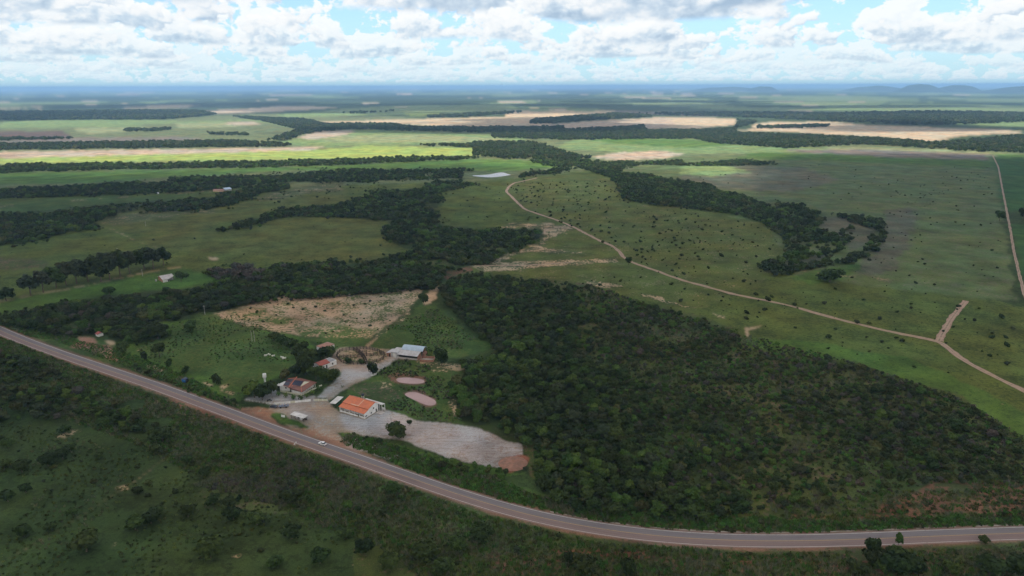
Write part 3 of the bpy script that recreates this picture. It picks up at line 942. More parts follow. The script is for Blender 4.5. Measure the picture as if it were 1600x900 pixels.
    fsum = t.m('ADD', t.m('MULTIPLY', fa, 0.62), t.m('MULTIPLY', fb_, 0.38))
    fth = t.m('MULTIPLY_ADD', fl, -0.095, 0.665)
    ff = t.m('MULTIPLY', t.step(t.m('SUBTRACT', fsum, fth), 0.0, 0.035), t.m('MINIMUM', t.m('MULTIPLY', fl, 4.0), 0.85))
    c = t.mix(ff, c, (0.25, 0.19, 0.12))
    fc = t.noise(P_, 0.40, 4, 0.72)
    dk = t.m('MULTIPLY', t.step(fc, 0.52, 0.64, 0.0, 0.55), t.m('MINIMUM', t.m('MULTIPLY', fl, 4.0), 1.0))
    c = t.mix(dk, c, t.mix(1.0, c, (0.45, 0.52, 0.42), 'MULTIPLY'))
    fd = t.noise(P_, 0.11, 5, 0.75)
    dk2 = t.m('MULTIPLY', t.step(fd, 0.53, 0.66, 0.0, 0.55), t.m('MINIMUM', t.m('MULTIPLY', fl, 4.0), 1.0))
    c = t.mix(dk2, c, t.mix(1.0, c, (0.52, 0.60, 0.50), 'MULTIPLY'))
    # wheel streaks and rills on the bare yards
    st = attr('streak', 'Fac')
    mp = t.n('ShaderNodeMapping'); t.put(mp.inputs[0], P_)
    mp.inputs['Rotation'].default_value = (0, 0, R(-62)); mp.inputs['Scale'].default_value = (0.045, 0.75, 1.0)
    wv = t.noise(P_, 0.03, 2, 0.5)
    v2 = t.n('ShaderNodeVectorMath', operation='ADD'); t.put(v2.inputs[0], mp.outputs[0]); t.put(v2.inputs[1], t.xyz(0.0, t.m('MULTIPLY', wv, 9.0), 0.0))
    s1 = t.noise(v2.outputs[0], 1.0, 4, 0.65)
    sl = t.m('MULTIPLY', t.step(t.m('ABSOLUTE', t.m('SUBTRACT', s1, 0.52)), 0.0, 0.028, 0.85, 0.0), st)
    c = t.mix(sl, c, (0.17, 0.115, 0.095))
    s2 = t.m('MULTIPLY', t.step(s1, 0.56, 0.68, 0.0, 0.42), st)
    c = t.mix(s2, c, (0.30, 0.17, 0.125))
    n_f = t.noise(P_, 2.2, 2, 0.7)
    n_p = t.noise(P_, 0.030, 4, 0.62)
    k1 = t.step(n_f, 0.25, 0.75, 0.60, 1.40, False)
    k2 = t.step(n_p, 0.32, 0.68, 0.66, 1.34, False)
    kk = t.m('MULTIPLY', k1, k2)
    c = t.mix(1.0, c, t.xyz(kk, kk, kk), 'MULTIPLY')
    # patches of yellower and bluer growth
    n_h = t.noise(P_, 0.013, 3, 0.6)
    c = t.mix(1.0, c, t.mix(t.step(n_h, 0.35, 0.65), (0.90, 1.02, 1.05), (1.12, 1.0, 0.88)), 'MULTIPLY')
    t.put(bs.inputs['Base Color'], c)
    bp = t.n('ShaderNodeBump'); bp.inputs['Strength'].default_value = 0.7; bp.inputs['Distance'].default_value = 0.5
    t.put(bp.inputs['Height'], t.m('ADD', t.m('MULTIPLY', n_small, 0.8), t.m('MULTIPLY', n_f, 0.3)))
    t.t.links.new(bp.outputs[0], bs.inputs['Normal'])
    me.materials.append(m)
    return o


build_ground()


# ------------------------------------------------------------------ sheets draped on the ground
def strip(name, P, w, lift, mat, off=0.0, label=None, rag=0.0, kind='structure', parent=None, seed=0):
    """a band of width w along the polyline P, shifted sideways by off"""
    N = normals(P)
    d = np.r_[0, np.cumsum(np.hypot(*np.diff(P, axis=0).T))]
    e1 = (vnoise(d / 6., d * 0 + seed, 5) - 0.5) * rag
    e2 = (vnoise(d / 6., d * 0 + seed + 9, 6) - 0.5) * rag
    nx = 5
    ts = np.linspace(-0.5, 0.5, nx)
    vs = []; uv = []
    for i in range(len(P)):
        for t in ts:
            q = off + t * w + (e1[i] if t < 0 else e2[i]) * abs(2 * t)
            x_, y_ = P[i] + N[i] * q
            vs.append((x_, y_, float(height(x_, y_)) + lift)); uv.append((q, d[i]))
    fs = []
    for i in range(len(P) - 1):
        for j in range(nx - 1):
            a = i * nx + j
            fs.append((a, a + 1, a + nx + 1, a + nx))
    # make the faces look up
    me = bpy.data.meshes.new(name)
    me.from_pydata(vs, [], [f[::-1] for f in fs])
    at = me.attributes.new('lane', 'FLOAT_VECTOR', 'POINT')
    at.data.foreach_set('vector', np.array([(a, b, 0) for a, b in uv], np.float32).ravel())
    me.materials.append(MATS[mat])
    o = bpy.data.objects.new(name, me)
    COL.objects.link(o)
    if parent: o.parent = parent
    elif kind: tag(o, kind=kind)
    if label: o['label'] = label
    return o


def lane_mats():
    m, t, b, out = new_mat('asphalt')
    b.inputs['Roughness'].default_value = 0.9
    b.inputs['Specular IOR Level'].default_value = 0.15
    at = t.n('ShaderNodeAttribute', attribute_name='lane')
    sp = t.n('ShaderNodeSeparateXYZ'); t.t.links.new(at.outputs['Vector'], sp.inputs[0])
    lat = sp.outputs[0]; ln = sp.outputs[1]
    tcn = t.n('ShaderNodeTexCoord')
    # the near lane is covered with red dust, the far lane is greyer
    side = t.step(lat, -0.8, 0.6)
    c = t.mix(side, (0.200, 0.140, 0.130), (0.165, 0.150, 0.160))
    # wheel paths run lighter, long patches of repair darker
    wp = t.m('ABSOLUTE', t.m('SUBTRACT', t.m('ABSOLUTE', lat), 1.75))
    c = t.mix(t.step(t.m('ABSOLUTE', t.m('SUBTRACT', wp, 0.8)), 0.0, 0.45, 0.22, 0.0), c, (0.26, 0.23, 0.23))
    lv = t.xyz(t.m('MULTIPLY', lat, 0.5), t.m('MULTIPLY', ln, 0.035))
    c = t.mix(t.step(t.noise(lv, 1.0, 4, 0.65), 0.50, 0.70, 0.0, 0.55), c, (0.105, 0.090, 0.098))
    c = t.mix(t.step(t.noise(tcn.outputs['Object'], 1.6, 4, 0.7), 0.45, 0.75, 0.0, 0.4), c, (0.24, 0.19, 0.175))
    # dust washed over the outer edges
    edge = t.m('ADD', t.step(t.m('ABSOLUTE', lat), 3.4, 4.3), t.m('MULTIPLY_ADD', t.noise(tcn.outputs['Object'], 0.5, 3, 0.6), 0.8, -0.45))
    c = t.mix(t.m('MULTIPLY', edge, 0.8, clamp=True), c, (0.25, 0.16, 0.12))
    t.put(b.inputs['Base Color'], c)
    for nm, c0, wear in (('line_white', (0.55, 0.52, 0.50), 0.62), ('line_yellow', (0.46, 0.30, 0.12), 0.62)):
        m, t, b, out = new_mat(nm)
        b.inputs['Roughness'].default_value = 0.8
        tcn = t.n('ShaderNodeTexCoord')
        t.put(b.inputs['Base Color'], t.mix(t.step(t.noise(tcn.outputs['Object'], 0.6, 4, 0.7), 0.48, wear + 0.12, 0.0, 0.8), c0, (0.22, 0.18, 0.16)))
    m, t, b, out = new_mat('dirt_track')
    b.inputs['Roughness'].default_value = 0.95
    at = t.n('ShaderNodeAttribute', attribute_name='lane')
    sp = t.n('ShaderNodeSeparateXYZ'); t.t.links.new(at.outputs['Vector'], sp.inputs[0])
    tcn = t.n('ShaderNodeTexCoord')
    nz = t.noise(tcn.outputs['Object'], 0.25, 4, 0.65)
    c = t.mix(t.step(nz, 0.35, 0.65), (0.36, 0.235, 0.165), (0.27, 0.17, 0.12))
    rut = t.step(t.m('ABSOLUTE', t.m('SUBTRACT', t.m('ABSOLUTE', sp.outputs[0]), 0.9)), 0.0, 0.6, 0.5, 0.0)
    c = t.mix(rut, c, (0.42, 0.30, 0.22))
    mid = t.m('MULTIPLY', t.step(t.m('ABSOLUTE', sp.outputs[0]), 0.0, 0.6, 1.0, 0.0), t.step(t.noise(tcn.outputs['Object'], 0.4, 3, 0.6), 0.45, 0.6))
    c = t.mix(mid, c, (0.12, 0.12, 0.05))
    t.put(b.inputs['Base Color'], c)


lane_mats()
highway = strip('highway', CEN, 8.9, 0.05, 'asphalt', rag=0.5)
strip('edge_line', CEN, 0.24, 0.062, 'line_white', off=LANES / 2, kind=None, parent=highway)
strip('edge_line', CEN, 0.20, 0.062, 'line_white', off=-LANES / 2, kind=None, parent=highway)
for q in (0.14, -0.14):
    strip('centre_line', CEN, 0.13, 0.062, 'line_yellow', off=q, kind=None, parent=highway)
# concrete gutter along the far side of the curve, silted up in places
gi = [i for i in range(len(UPL)) if 12 < UPL[i, 0] < 330]
gs = 0
runs = []
while gs < len(gi) - 4:
    L_ = random.choice([4, 6, 9, 14])
    runs.append(gi[gs:gs + L_ + 1]); gs += L_ + random.choice([1, 1, 2])
for r_ in runs:
    strip('drain_gutter', UPL[r_], 0.55, 0.07, 'concrete_dry', off=1.5, kind='structure')

def px_line(pts, step=4.0, sm=6):
    return smooth(resample(np.array([G(*p)[:2] for p in pts]), step), sm)


DIRT = [
    (z4([(915, 142), (860, 155), (810, 165), (785, 182), (772, 205), (800, 230), (830, 262), (860, 288), (930, 312), (1000, 335), (1060, 358), (1120, 388), (1200, 430), (1270, 460), (1295, 480), (1310, 505), (1345, 530), (1430, 558), (1520, 592), (1599, 620)])
     + z5([(100, 636), (250, 680), (400, 708), (540, 738), (640, 770), (780, 805), (940, 845), (1080, 875), (1190, 890)]) + [(1475, 537), (1500, 560), (1540, 582), (1600, 610), (1680, 650)], 4.2, 'sand coloured dirt road winding over the pasture'),
    (z5([(1205, 896), (1225, 855), (1265, 790), (1330, 708)]), 4.6, 'short wide strip of bare earth running up from the dirt road'),
    (z5([(1455, 40), (1480, 90), (1500, 200), (1520, 300), (1535, 380), (1550, 470), (1575, 580), (1600, 680), (1640, 800)]), 2.3, 'straight farm track along the right field boundary'),
    (z4([(1080, 378), (1010, 372), (955, 378), (948, 400)]), 2.6, 'side track off the dirt road'),
    (z4([(640, 548), (760, 548), (900, 545), (1000, 538), (1085, 532)]), 2.6, 'pale cross track north of the wood'),
]
for pts, w, lb in DIRT:
    strip('dirt_road', px_line(pts), w, 0.06, 'dirt_track', rag=w * 0.32, label=lb)


# water: a closed outline laid slightly above the ground
def pool(name, pts, mat, label, cat=None, lift=0.05):
    P_ = np.array([G(*p)[:2] for p in pts])
    P_ = np.concatenate([P_, P_[:1]])
    for _ in range(3):
        Q = np.empty((2 * (len(P_) - 1), 2))
        Q[0::2] = P_[:-1] * 0.75 + P_[1:] * 0.25; Q[1::2] = P_[:-1] * 0.25 + P_[1:] * 0.75
        P_ = np.concatenate([Q, Q[:1]])
    me = bpy.data.meshes.new(name)
    n = len(P_) - 1
    vs = [(a, b, lift) for a, b in P_[:-1]]
    area = sum(vs[i][0] * vs[(i + 1) % n][1] - vs[(i + 1) % n][0] * vs[i][1] for i in range(n))
    me.from_pydata(vs, [], [tuple(range(n)) if area > 0 else tuple(range(n - 1, -1, -1))])
    me.materials.append(MATS[mat])
    o = bpy.data.objects.new(name, me); COL.objects.link(o)
    tag(o, label=label, kind='structure')
    return o


def water_mats():
    for nm, c1, c2, rough in (('muddy_water', (0.36, 0.215, 0.20), (0.32, 0.19, 0.175), 0.25), ('lake_water', (0.16, 0.15, 0.155), (0.24, 0.21, 0.20), 0.12)):
        m, t, b, out = new_mat(nm)
        b.inputs['Roughness'].default_value = rough
        b.inputs['Specular IOR Level'].default_value = 0.5
        tcn = t.n('ShaderNodeTexCoord')
        t.put(b.inputs['Base Color'], t.mix(t.step(t.noise(tcn.outputs['Object'], 0.12, 3, 0.6), 0.4, 0.6), c1, c2))
        bp = t.n('ShaderNodeBump'); bp.inputs['Strength'].default_value = 0.25; bp.inputs['Distance'].default_value = 0.05
        t.put(bp.inputs['Height'], t.noise(tcn.outputs['Object'], 2.0, 3, 0.6))
        t.t.links.new(bp.outputs[0], b.inputs['Normal'])


water_mats()
pool('pond', z9([(390, 160), (430, 150), (520, 150), (600, 165), (622, 180), (600, 196), (540, 200), (450, 195), (405, 182)]), 'muddy_water', 'shallow pinkish brown pond, the farther of the two in the meadow')
pool('pond', z9([(455, 285), (480, 266), (540, 260), (610, 285), (690, 318), (712, 345), (695, 365), (650, 372), (590, 350), (520, 318)]), 'muddy_water', 'long pinkish brown pond, the nearer of the two in the meadow')
pool('lake', z4([(604, 131), (660, 130), (700, 126), (735, 118), (760, 117), (785, 126), (798, 129), (768, 133), (742, 137), (700, 141), (650, 138)]), 'lake_water', 'small bright lake among the woods in the distance', lift=0.3)



# ------------------------------------------------------------------ the cloud cover overhead (out of the picture, it shades the farm) and the haze
def build_clouds():
    m = bpy.data.materials.new('cloud')
    m.use_nodes = True
    for nd in list(m.node_tree.nodes):
        m.node_tree.nodes.remove(nd)
    t = NT(m.node_tree)
    out = t.n('ShaderNodeOutputMaterial')
    df = t.n('ShaderNodeBsdfDiffuse'); df.inputs[0].default_value = (0.9, 0.9, 0.9, 1)
    tl = t.n('ShaderNodeBsdfTranslucent'); tl.inputs[0].default_value = (0.97, 0.93, 0.86, 1)
    mx = t.n('ShaderNodeMixShader'); mx.inputs[0].default_value = CLOUD_THROUGH
    t.t.links.new(df.outputs[0], mx.inputs[1]); t.t.links.new(tl.outputs[0], mx.inputs[2])
    tp = t.n('ShaderNodeBsdfTransparent')
    at = t.n('ShaderNodeAttribute', attribute_name='thickness')
    a = t.m('SUBTRACT', 1.0, t.m('EXPONENT', t.m('MULTIPLY', at.outputs['Fac'], -3.0)))
    m2 = t.n('ShaderNodeMixShader')
    t.put(m2.inputs[0], a)
    t.t.links.new(tp.outputs[0], m2.inputs[1]); t.t.links.new(mx.outputs[0], m2.inputs[2])
    t.t.links.new(m2.outputs[0], out.inputs[0])
    zc_ = 1150.0
    step = 62.0
    gx_ = np.arange(-7400, 7400, step); gy_ = np.arange(-5200, 7900, step)
    X, Y = np.meshgrid(gx_, gy_, indexing='ij')
    # where its shadow falls on the plain
    xg = X - SUN_DIR.x / SUN_DIR.z * zc_; yg = Y - SUN_DIR.y / SUN_DIR.z * zc_
    # front of the cloud, as the line its shade draws across the fields
    edge = [(-700, 262), (0, 258), (150, 263), (450, 259), (560, 250), (700, 250), (760, 257), (880, 262), (1050, 262), (1110, 279), (1170, 272), (1185, 256), (1210, 241), (1400, 238), (1600, 243), (2200, 245)]
    E_ = np.array([flat(*p) for p in edge])
    # bearing of each point decides which stretch of the edge it faces
    be = np.arctan2(E_[:, 0], E_[:, 1]); re_ = np.hypot(E_[:, 0], E_[:, 1])
    bg = np.arctan2(xg, yg); rg = np.hypot(xg, yg)
    rb = np.interp(bg, be, re_)
    rb = np.where(yg > 0, rb, 9000.0)
    t1 = (rb - rg) / 900.0 + (fbm(xg / 380., yg / 380., 4, 91) - 0.46) * 1.5 * sstep(rb - rg, 0, 250)
    t1 = np.where(rb - rg > 0, np.maximum(t1, 0.14 * sstep(rb - rg, 0, 150)), t1)
    cov = 0.60 - 0.13 * sstep(rg, 2600, 5200)
    t2 = (fbm(xg / 1500., yg / 700., 4, 97) - cov) * 9.0
    t2 = np.where(rg > rb + 150, t2, -1)
    TH = np.clip(np.maximum(t1, t2), 0, 1.0)
    TH[(np.hypot(X, Y) > 7600)] = 0
    lump = fbm(X / 260., Y / 260., 4, 99)
    top = zc_ + TH ** 0.6 * (120 + 260 * lump)
    bot = zc_ - TH ** 0.5 * (20 + 60 * fbm(X / 500., Y / 500., 3, 98))
    nx, ny = X.shape
    idx = np.arange(nx * ny).reshape(nx, ny)
    cell = (TH[:-1, :-1] > 0) | (TH[1:, :-1] > 0) | (TH[:-1, 1:] > 0) | (TH[1:, 1:] > 0)
    # every connected mass of cells becomes a cloud of its own
    lab = np.where(cell, np.arange(cell.size).reshape(cell.shape) + 1, 0)
    while True:
        l2 = lab.copy()
        for _ in range(12):
            for ax in (0, 1):
                for sh in (1, -1):
                    r_ = np.roll(l2, sh, ax)
                    l2 = np.where(cell, np.maximum(l2, r_), 0)
        if (l2 == lab).all():
            break
        lab = l2
    keys, cnt = np.unique(lab[lab > 0], return_counts=True)
    for k, c in sorted(zip(keys, cnt), key=lambda v: -v[1]):
        if c < 12:
            continue
        ii, jj = np.where(lab == k)
        quads = np.stack([idx[ii, jj], idx[ii + 1, jj], idx[ii + 1, jj + 1], idx[ii, jj + 1]], -1)
        used, inv = np.unique(quads.ravel(), return_inverse=True)
        q = inv.reshape(-1, 4); n = len(used)
        co_t = np.stack([X.ravel()[used], Y.ravel()[used], top.ravel()[used] + 0.5], -1)
        co_b = np.stack([X.ravel()[used], Y.ravel()[used], bot.ravel()[used] - 0.5], -1)
        me = bpy.data.meshes.new('cloud')
        me.from_pydata(np.concatenate([co_t, co_b]).tolist(), [], q.tolist() + (q[:, ::-1] + n).tolist())
        a_ = me.attributes.new('thickness', 'FLOAT', 'POINT')
        a_.data.foreach_set('value', np.tile(TH.ravel()[used], 2).astype(np.float32))
        me.polygons.foreach_set('use_smooth', [True] * len(me.polygons))
        me.materials.append(m)
        o = bpy.data.objects.new('cloud', me); COL.objects.link(o)
        tag(o, kind='structure')


def build_haze():
    m = bpy.data.materials.new('haze')
    m.use_nodes = True
    for nd in list(m.node_tree.nodes):
        m.node_tree.nodes.remove(nd)
    t = NT(m.node_tree)
    out = t.n('ShaderNodeOutputMaterial')
    v = t.n('ShaderNodeVolumePrincipled')
    v.inputs['Color'].default_value = HAZE_COLOR
    v.inputs['Density'].default_value = HAZE_DENSITY
    v.inputs['Anisotropy'].default_value = 0.0
    t.t.links.new(v.outputs[0], out.inputs['Volume'])
    o = MB().box(-95000, 95000, -95000, 95000, -24, 212).build('haze', None)
    o.data.materials.append(m)
    tag(o, 'thin blue haze lying over the whole plain', 'haze', kind='stuff')


def build_hills():
    m, t, b, out = new_mat('hill_cover')
    b.inputs['Roughness'].default_value = 0.95
    tcn = t.n('ShaderNodeTexCoord')
    t.put(b.inputs['Base Color'], t.mix(t.step(t.noise(tcn.outputs['Object'], 0.004, 4, 0.6), 0.4, 0.6), (0.018, 0.032, 0.018), (0.028, 0.042, 0.022)))
    # (pixel of the middle, half width in pixels, height in pixels, distance)
    for cx, hw, yt, D in [(1176, 22, 134.2, 21000), (1125, 50, 135.6, 23000), (1415, 30, 131.6, 19000), (1468, 28, 133.0, 19500), (1345, 40, 134.9, 22000),
                          (1575, 50, 134.6, 18000), (1660, 60, 133.9, 17500)]:
        ang = math.atan((cx - 800) / FPX)
        c = Vector((math.sin(ang) * D, math.cos(ang) * D, 0))
        w = hw / FPX * D
        hh = CAM_H - (yt - (135.0 - (cx - 800) * 0.0035)) * D * math.cos(ang) / FPX + 22
        n = 26
        vs = []; fs = []
        for i in range(n + 1):
            for j in range(n + 1):
                u = i / n * 2 - 1; v = j / n * 2 - 1
                rr = math.hypot(u, v)
                f = max(0, 1 - rr ** 2) ** 1.5
                nz = float(fbm(np.array(u * 2.2 + cx), np.array(v * 2.2), 3, 7))
                zz = -22 + hh * f * (0.70 + 0.5 * nz)
                vs.append((c.x + math.cos(ang) * u * w * 1.35 + math.sin(ang) * v * w * .8, c.y - math.sin(ang) * u * w * 1.35 + math.cos(ang) * v * w * .8, min(zz, 208)))
        for i in range(n):
            for j in range(n):
                a = i * (n + 1) + j
                fs.append((a, a + n + 1, a + n + 2, a + 1))
        me = bpy.data.meshes.new('hills'); me.from_pydata(vs, [], fs)
        me.polygons.foreach_set('use_smooth', [True] * len(me.polygons))
        me.materials.append(m)
        o = bpy.data.objects.new('hills', me); COL.objects.link(o); tag(o, kind='structure')


build_clouds()
build_hills()
build_haze()

# ------------------------------------------------------------------ plants: meshes
def crown_mesh(name, seed, w, h, blobs, cards, size, mat, base=0.22, core=True, up=0.55, squash=0.8):
    """a crown of many leaf sprays set on overlapping rounded masses round a solid core added to block the sky behind"""
    g = np.random.default_rng(seed)
    bs = []
    for i in range(blobs):
        if i == 0:
            c = np.array([0, 0, base * h + 0.5 * (1 - base) * h]); r = 0.36 * w
        else:
            a = 2 * math.pi * (i / max(blobs - 1, 1)) + g.uniform(-.5, .5)
            rr = g.uniform(0.20, 0.36) * w
            zz = h * (base + (1 - base) * g.uniform(0.22, 0.80))
            c = np.array([math.cos(a) * rr, math.sin(a) * rr, zz]); r = g.uniform(0.17, 0.27) * w
        bs.append((c, r))
    vs = []; fs = []
    wts = np.array([r ** 2 for _, r in bs]); wts /= wts.sum()
    pick = g.choice(len(bs), cards, p=wts)
    for k in range(cards):
        c, r = bs[pick[k]]
        d = g.normal(size=3); d[2] = d[2] * 0.8 + up * 0.6
        d /= np.linalg.norm(d)
        p = c + d * r * g.uniform(0.72, 1.08) * np.array([1, 1, squash])
        if p[2] < base * h * 0.5:
            p[2] = base * h * 0.5
        nrm = d + g.normal(size=3) * 0.45; nrm[2] += 0.25
        nrm /= np.linalg.norm(nrm)
        u = np.cross(nrm, g.normal(size=3)); u /= np.linalg.norm(u)
        v = np.cross(nrm, u)
        s = size * g.uniform(0.6, 1.35)
        o = len(vs)
        q = [(-.5, -.35), (.15, -.55), (.6, .05), (.1, .55), (-.45, .35)]
        for a, b in q:
            vs.append(p + (u * a + v * b) * s + nrm * g.uniform(-.12, .12) * s)
        fs.append((o, o + 1, o + 2, o + 3, o + 4))
    if core:
        for c, r in bs:
            o = len(vs)
            t = (1 + 5 ** .5) / 2
            ico = [(-1, t, 0), (1, t, 0), (-1, -t, 0), (1, -t, 0), (0, -1, t), (0, 1, t), (0, -1, -t), (0, 1, -t), (t, 0, -1), (t, 0, 1), (-t, 0, -1), (-t, 0, 1)]
            for q in ico:
                q = np.array(q) / 1.902
                vs.append(c + q * r * 0.80 * g.uniform(0.8, 1.12) * np.array([1, 1, squash]))
            for f in [(0, 11, 5), (0, 5, 1), (0, 1, 7), (0, 7, 10), (0, 10, 11), (1, 5, 9), (5, 11, 4), (11, 10, 2), (10, 7, 6), (7, 1, 8), (3, 9, 4), (3, 4, 2), (3, 2, 6), (3, 6, 8), (3, 8, 9), (4, 9, 5), (2, 4, 11), (6, 2, 10), (8, 6, 7), (9, 8, 1)]:
                fs.append(tuple(o + i for i in f))
    me = bpy.data.meshes.new(name)
    me.from_pydata([tuple(v) for v in vs], [], fs)
    me.materials.append(MATS[mat])
    me.update()
    return me


def trunk_mesh(name, seed, h, r, spread, mat='bark'):
    g = random.Random(seed)
    mb = MB()
    top = (g.uniform(-.1, .1) * spread, g.uniform(-.1, .1) * spread, h * 0.55)
    mb.bar((0, 0, -0.3), top, r, r * 0.6, 7)
    for k in range(4):
        a = k * 1.6 + g.uniform(-.4, .4)
        z0 = h * g.uniform(0.22, 0.5)
        f = z0 / (h * 0.55)
        mb.bar((top[0] * f, top[1] * f, z0), (math.cos(a) * spread * .45, math.sin(a) * spread * .45, h * g.uniform(0.6, 0.8)), r * 0.5, r * 0.15, 5)
    mb.bar(top, (top[0] * 1.5, top[1] * 1.5, h * 0.85), r * 0.55, r * 0.15, 5)
    return mb.mesh(name, mat)


def tuft_mesh(name, seed, n, h, w, mat, blade=0.10):
    g = random.Random(seed)
    vs = []; fs = []
    for i in range(n):
        a = g.uniform(0, 6.283); r = w * math.sqrt(g.random()) * 0.5
        x_, y_ = math.cos(a) * r, math.sin(a) * r
        b = g.uniform(0, 6.283); lean = g.uniform(0.1, 0.55) * h
        hh = h * g.uniform(0.55, 1.1); bw = blade * g.uniform(.7, 1.5)
        px_, py_ = math.cos(b), math.sin(b)
        o = len(vs)
        vs += [(x_ - py_ * bw, y_ + px_ * bw, -0.05), (x_ + py_ * bw, y_ - px_ * bw, -0.05),
               (x_ + py_ * bw * .6 + px_ * lean * .5, y_ - px_ * bw * .6 + py_ * lean * .5, hh * .7), (x_ + px_ * lean, y_ + py_ * lean, hh)]
        fs.append((o, o + 1, o + 2, o + 3))
    me = bpy.data.meshes.new(name)
    me.from_pydata(vs, [], fs)
    me.materials.append(MATS[mat])
    return me


# unit crowns about 5 m wide and 5 m high: (crown, trunk) pairs
TREES = {}
for i in range(6):
    mat = ['leaves_dark', 'leaves_dark', 'leaves_scrub', 'leaves_dark', 'leaves_fresh', 'leaves_blue'][i]
    TREES['tree%d' % i] = (crown_mesh('broadleaf_crown', 100 + i, 5.6, 4.6 + 0.25 * i, 7 + i % 3, 420, 0.62, mat, 0.20),
                           trunk_mesh('broadleaf_trunk', i, 4.8, 0.16, 3.4))
TREES['dry'] = (crown_mesh('dry_crown', 120, 5.6, 4.6, 8, 420, 0.5, 'leaves_dry', 0.2), trunk_mesh('dry_trunk', 9, 4.8, 0.16, 3.4))
TREES['round'] = (crown_mesh('round_crown', 130, 6.0, 5.0, 6, 620, 0.55, 'leaves_dark', 0.10, up=0.3), trunk_mesh('round_trunk', 19, 4.4, 0.18, 3.0))
TREES['euc0'] = (crown_mesh('tall_crown', 140, 6.2, 13.0, 11, 640, 0.85, 'leaves_blue', 0.28, squash=1.5), trunk_mesh('tall_trunk', 21, 12.5, 0.26, 3.4))
TREES['euc1'] = (crown_mesh('tall_crown', 141, 7.2, 12.0, 12, 640, 0.85, 'leaves_dark', 0.24, squash=1.4), trunk_mesh('tall_trunk', 22, 12.0, 0.26, 4.0))
LOWS = [crown_mesh('canopy_low', 200 + i, 6.0, 5.2, 6, 90, 1.15, m_, 0.05, squash=0.85)
        for i, m_ in enumerate(['leaves_dark', 'leaves_dark', 'leaves_scrub', 'leaves_fresh', 'leaves_blue', 'leaves_dry'])]
SHRUBS = [crown_mesh('shrub', 300 + i, 2.4, 1.7, 5, 110, 0.42, m_, 0.02, up=0.4)
          for i, m_ in enumerate(['leaves_dark', 'leaves_scrub', 'leaves_dark', 'leaves_blue', 'leaves_dry', 'leaves_fresh'])]
TUFTS = [tuft_mesh('grass_tuft', 400, 16, 0.95, 1.1, 'grass_blades'), tuft_mesh('grass_tuft', 401, 16, 1.25, 1.2, 'grass_dry', 0.07),
         tuft_mesh('grass_tuft', 402, 18, 1.15, 1.3, 'grass_lush', 0.12), tuft_mesh('grass_tuft', 403, 14, 0.6, 1.3, 'grass_blades', 0.13)]
WEEDS = [crown_mesh('weed', 500 + i, 1.5, 0.95, 4, 44, 0.36, m_, 0.0, core=False, up=0.4)
         for i, m_ in enumerate(['leaves_scrub', 'leaves_dark', 'leaves_dry', 'grass_lush', 'leaves_blue'])]

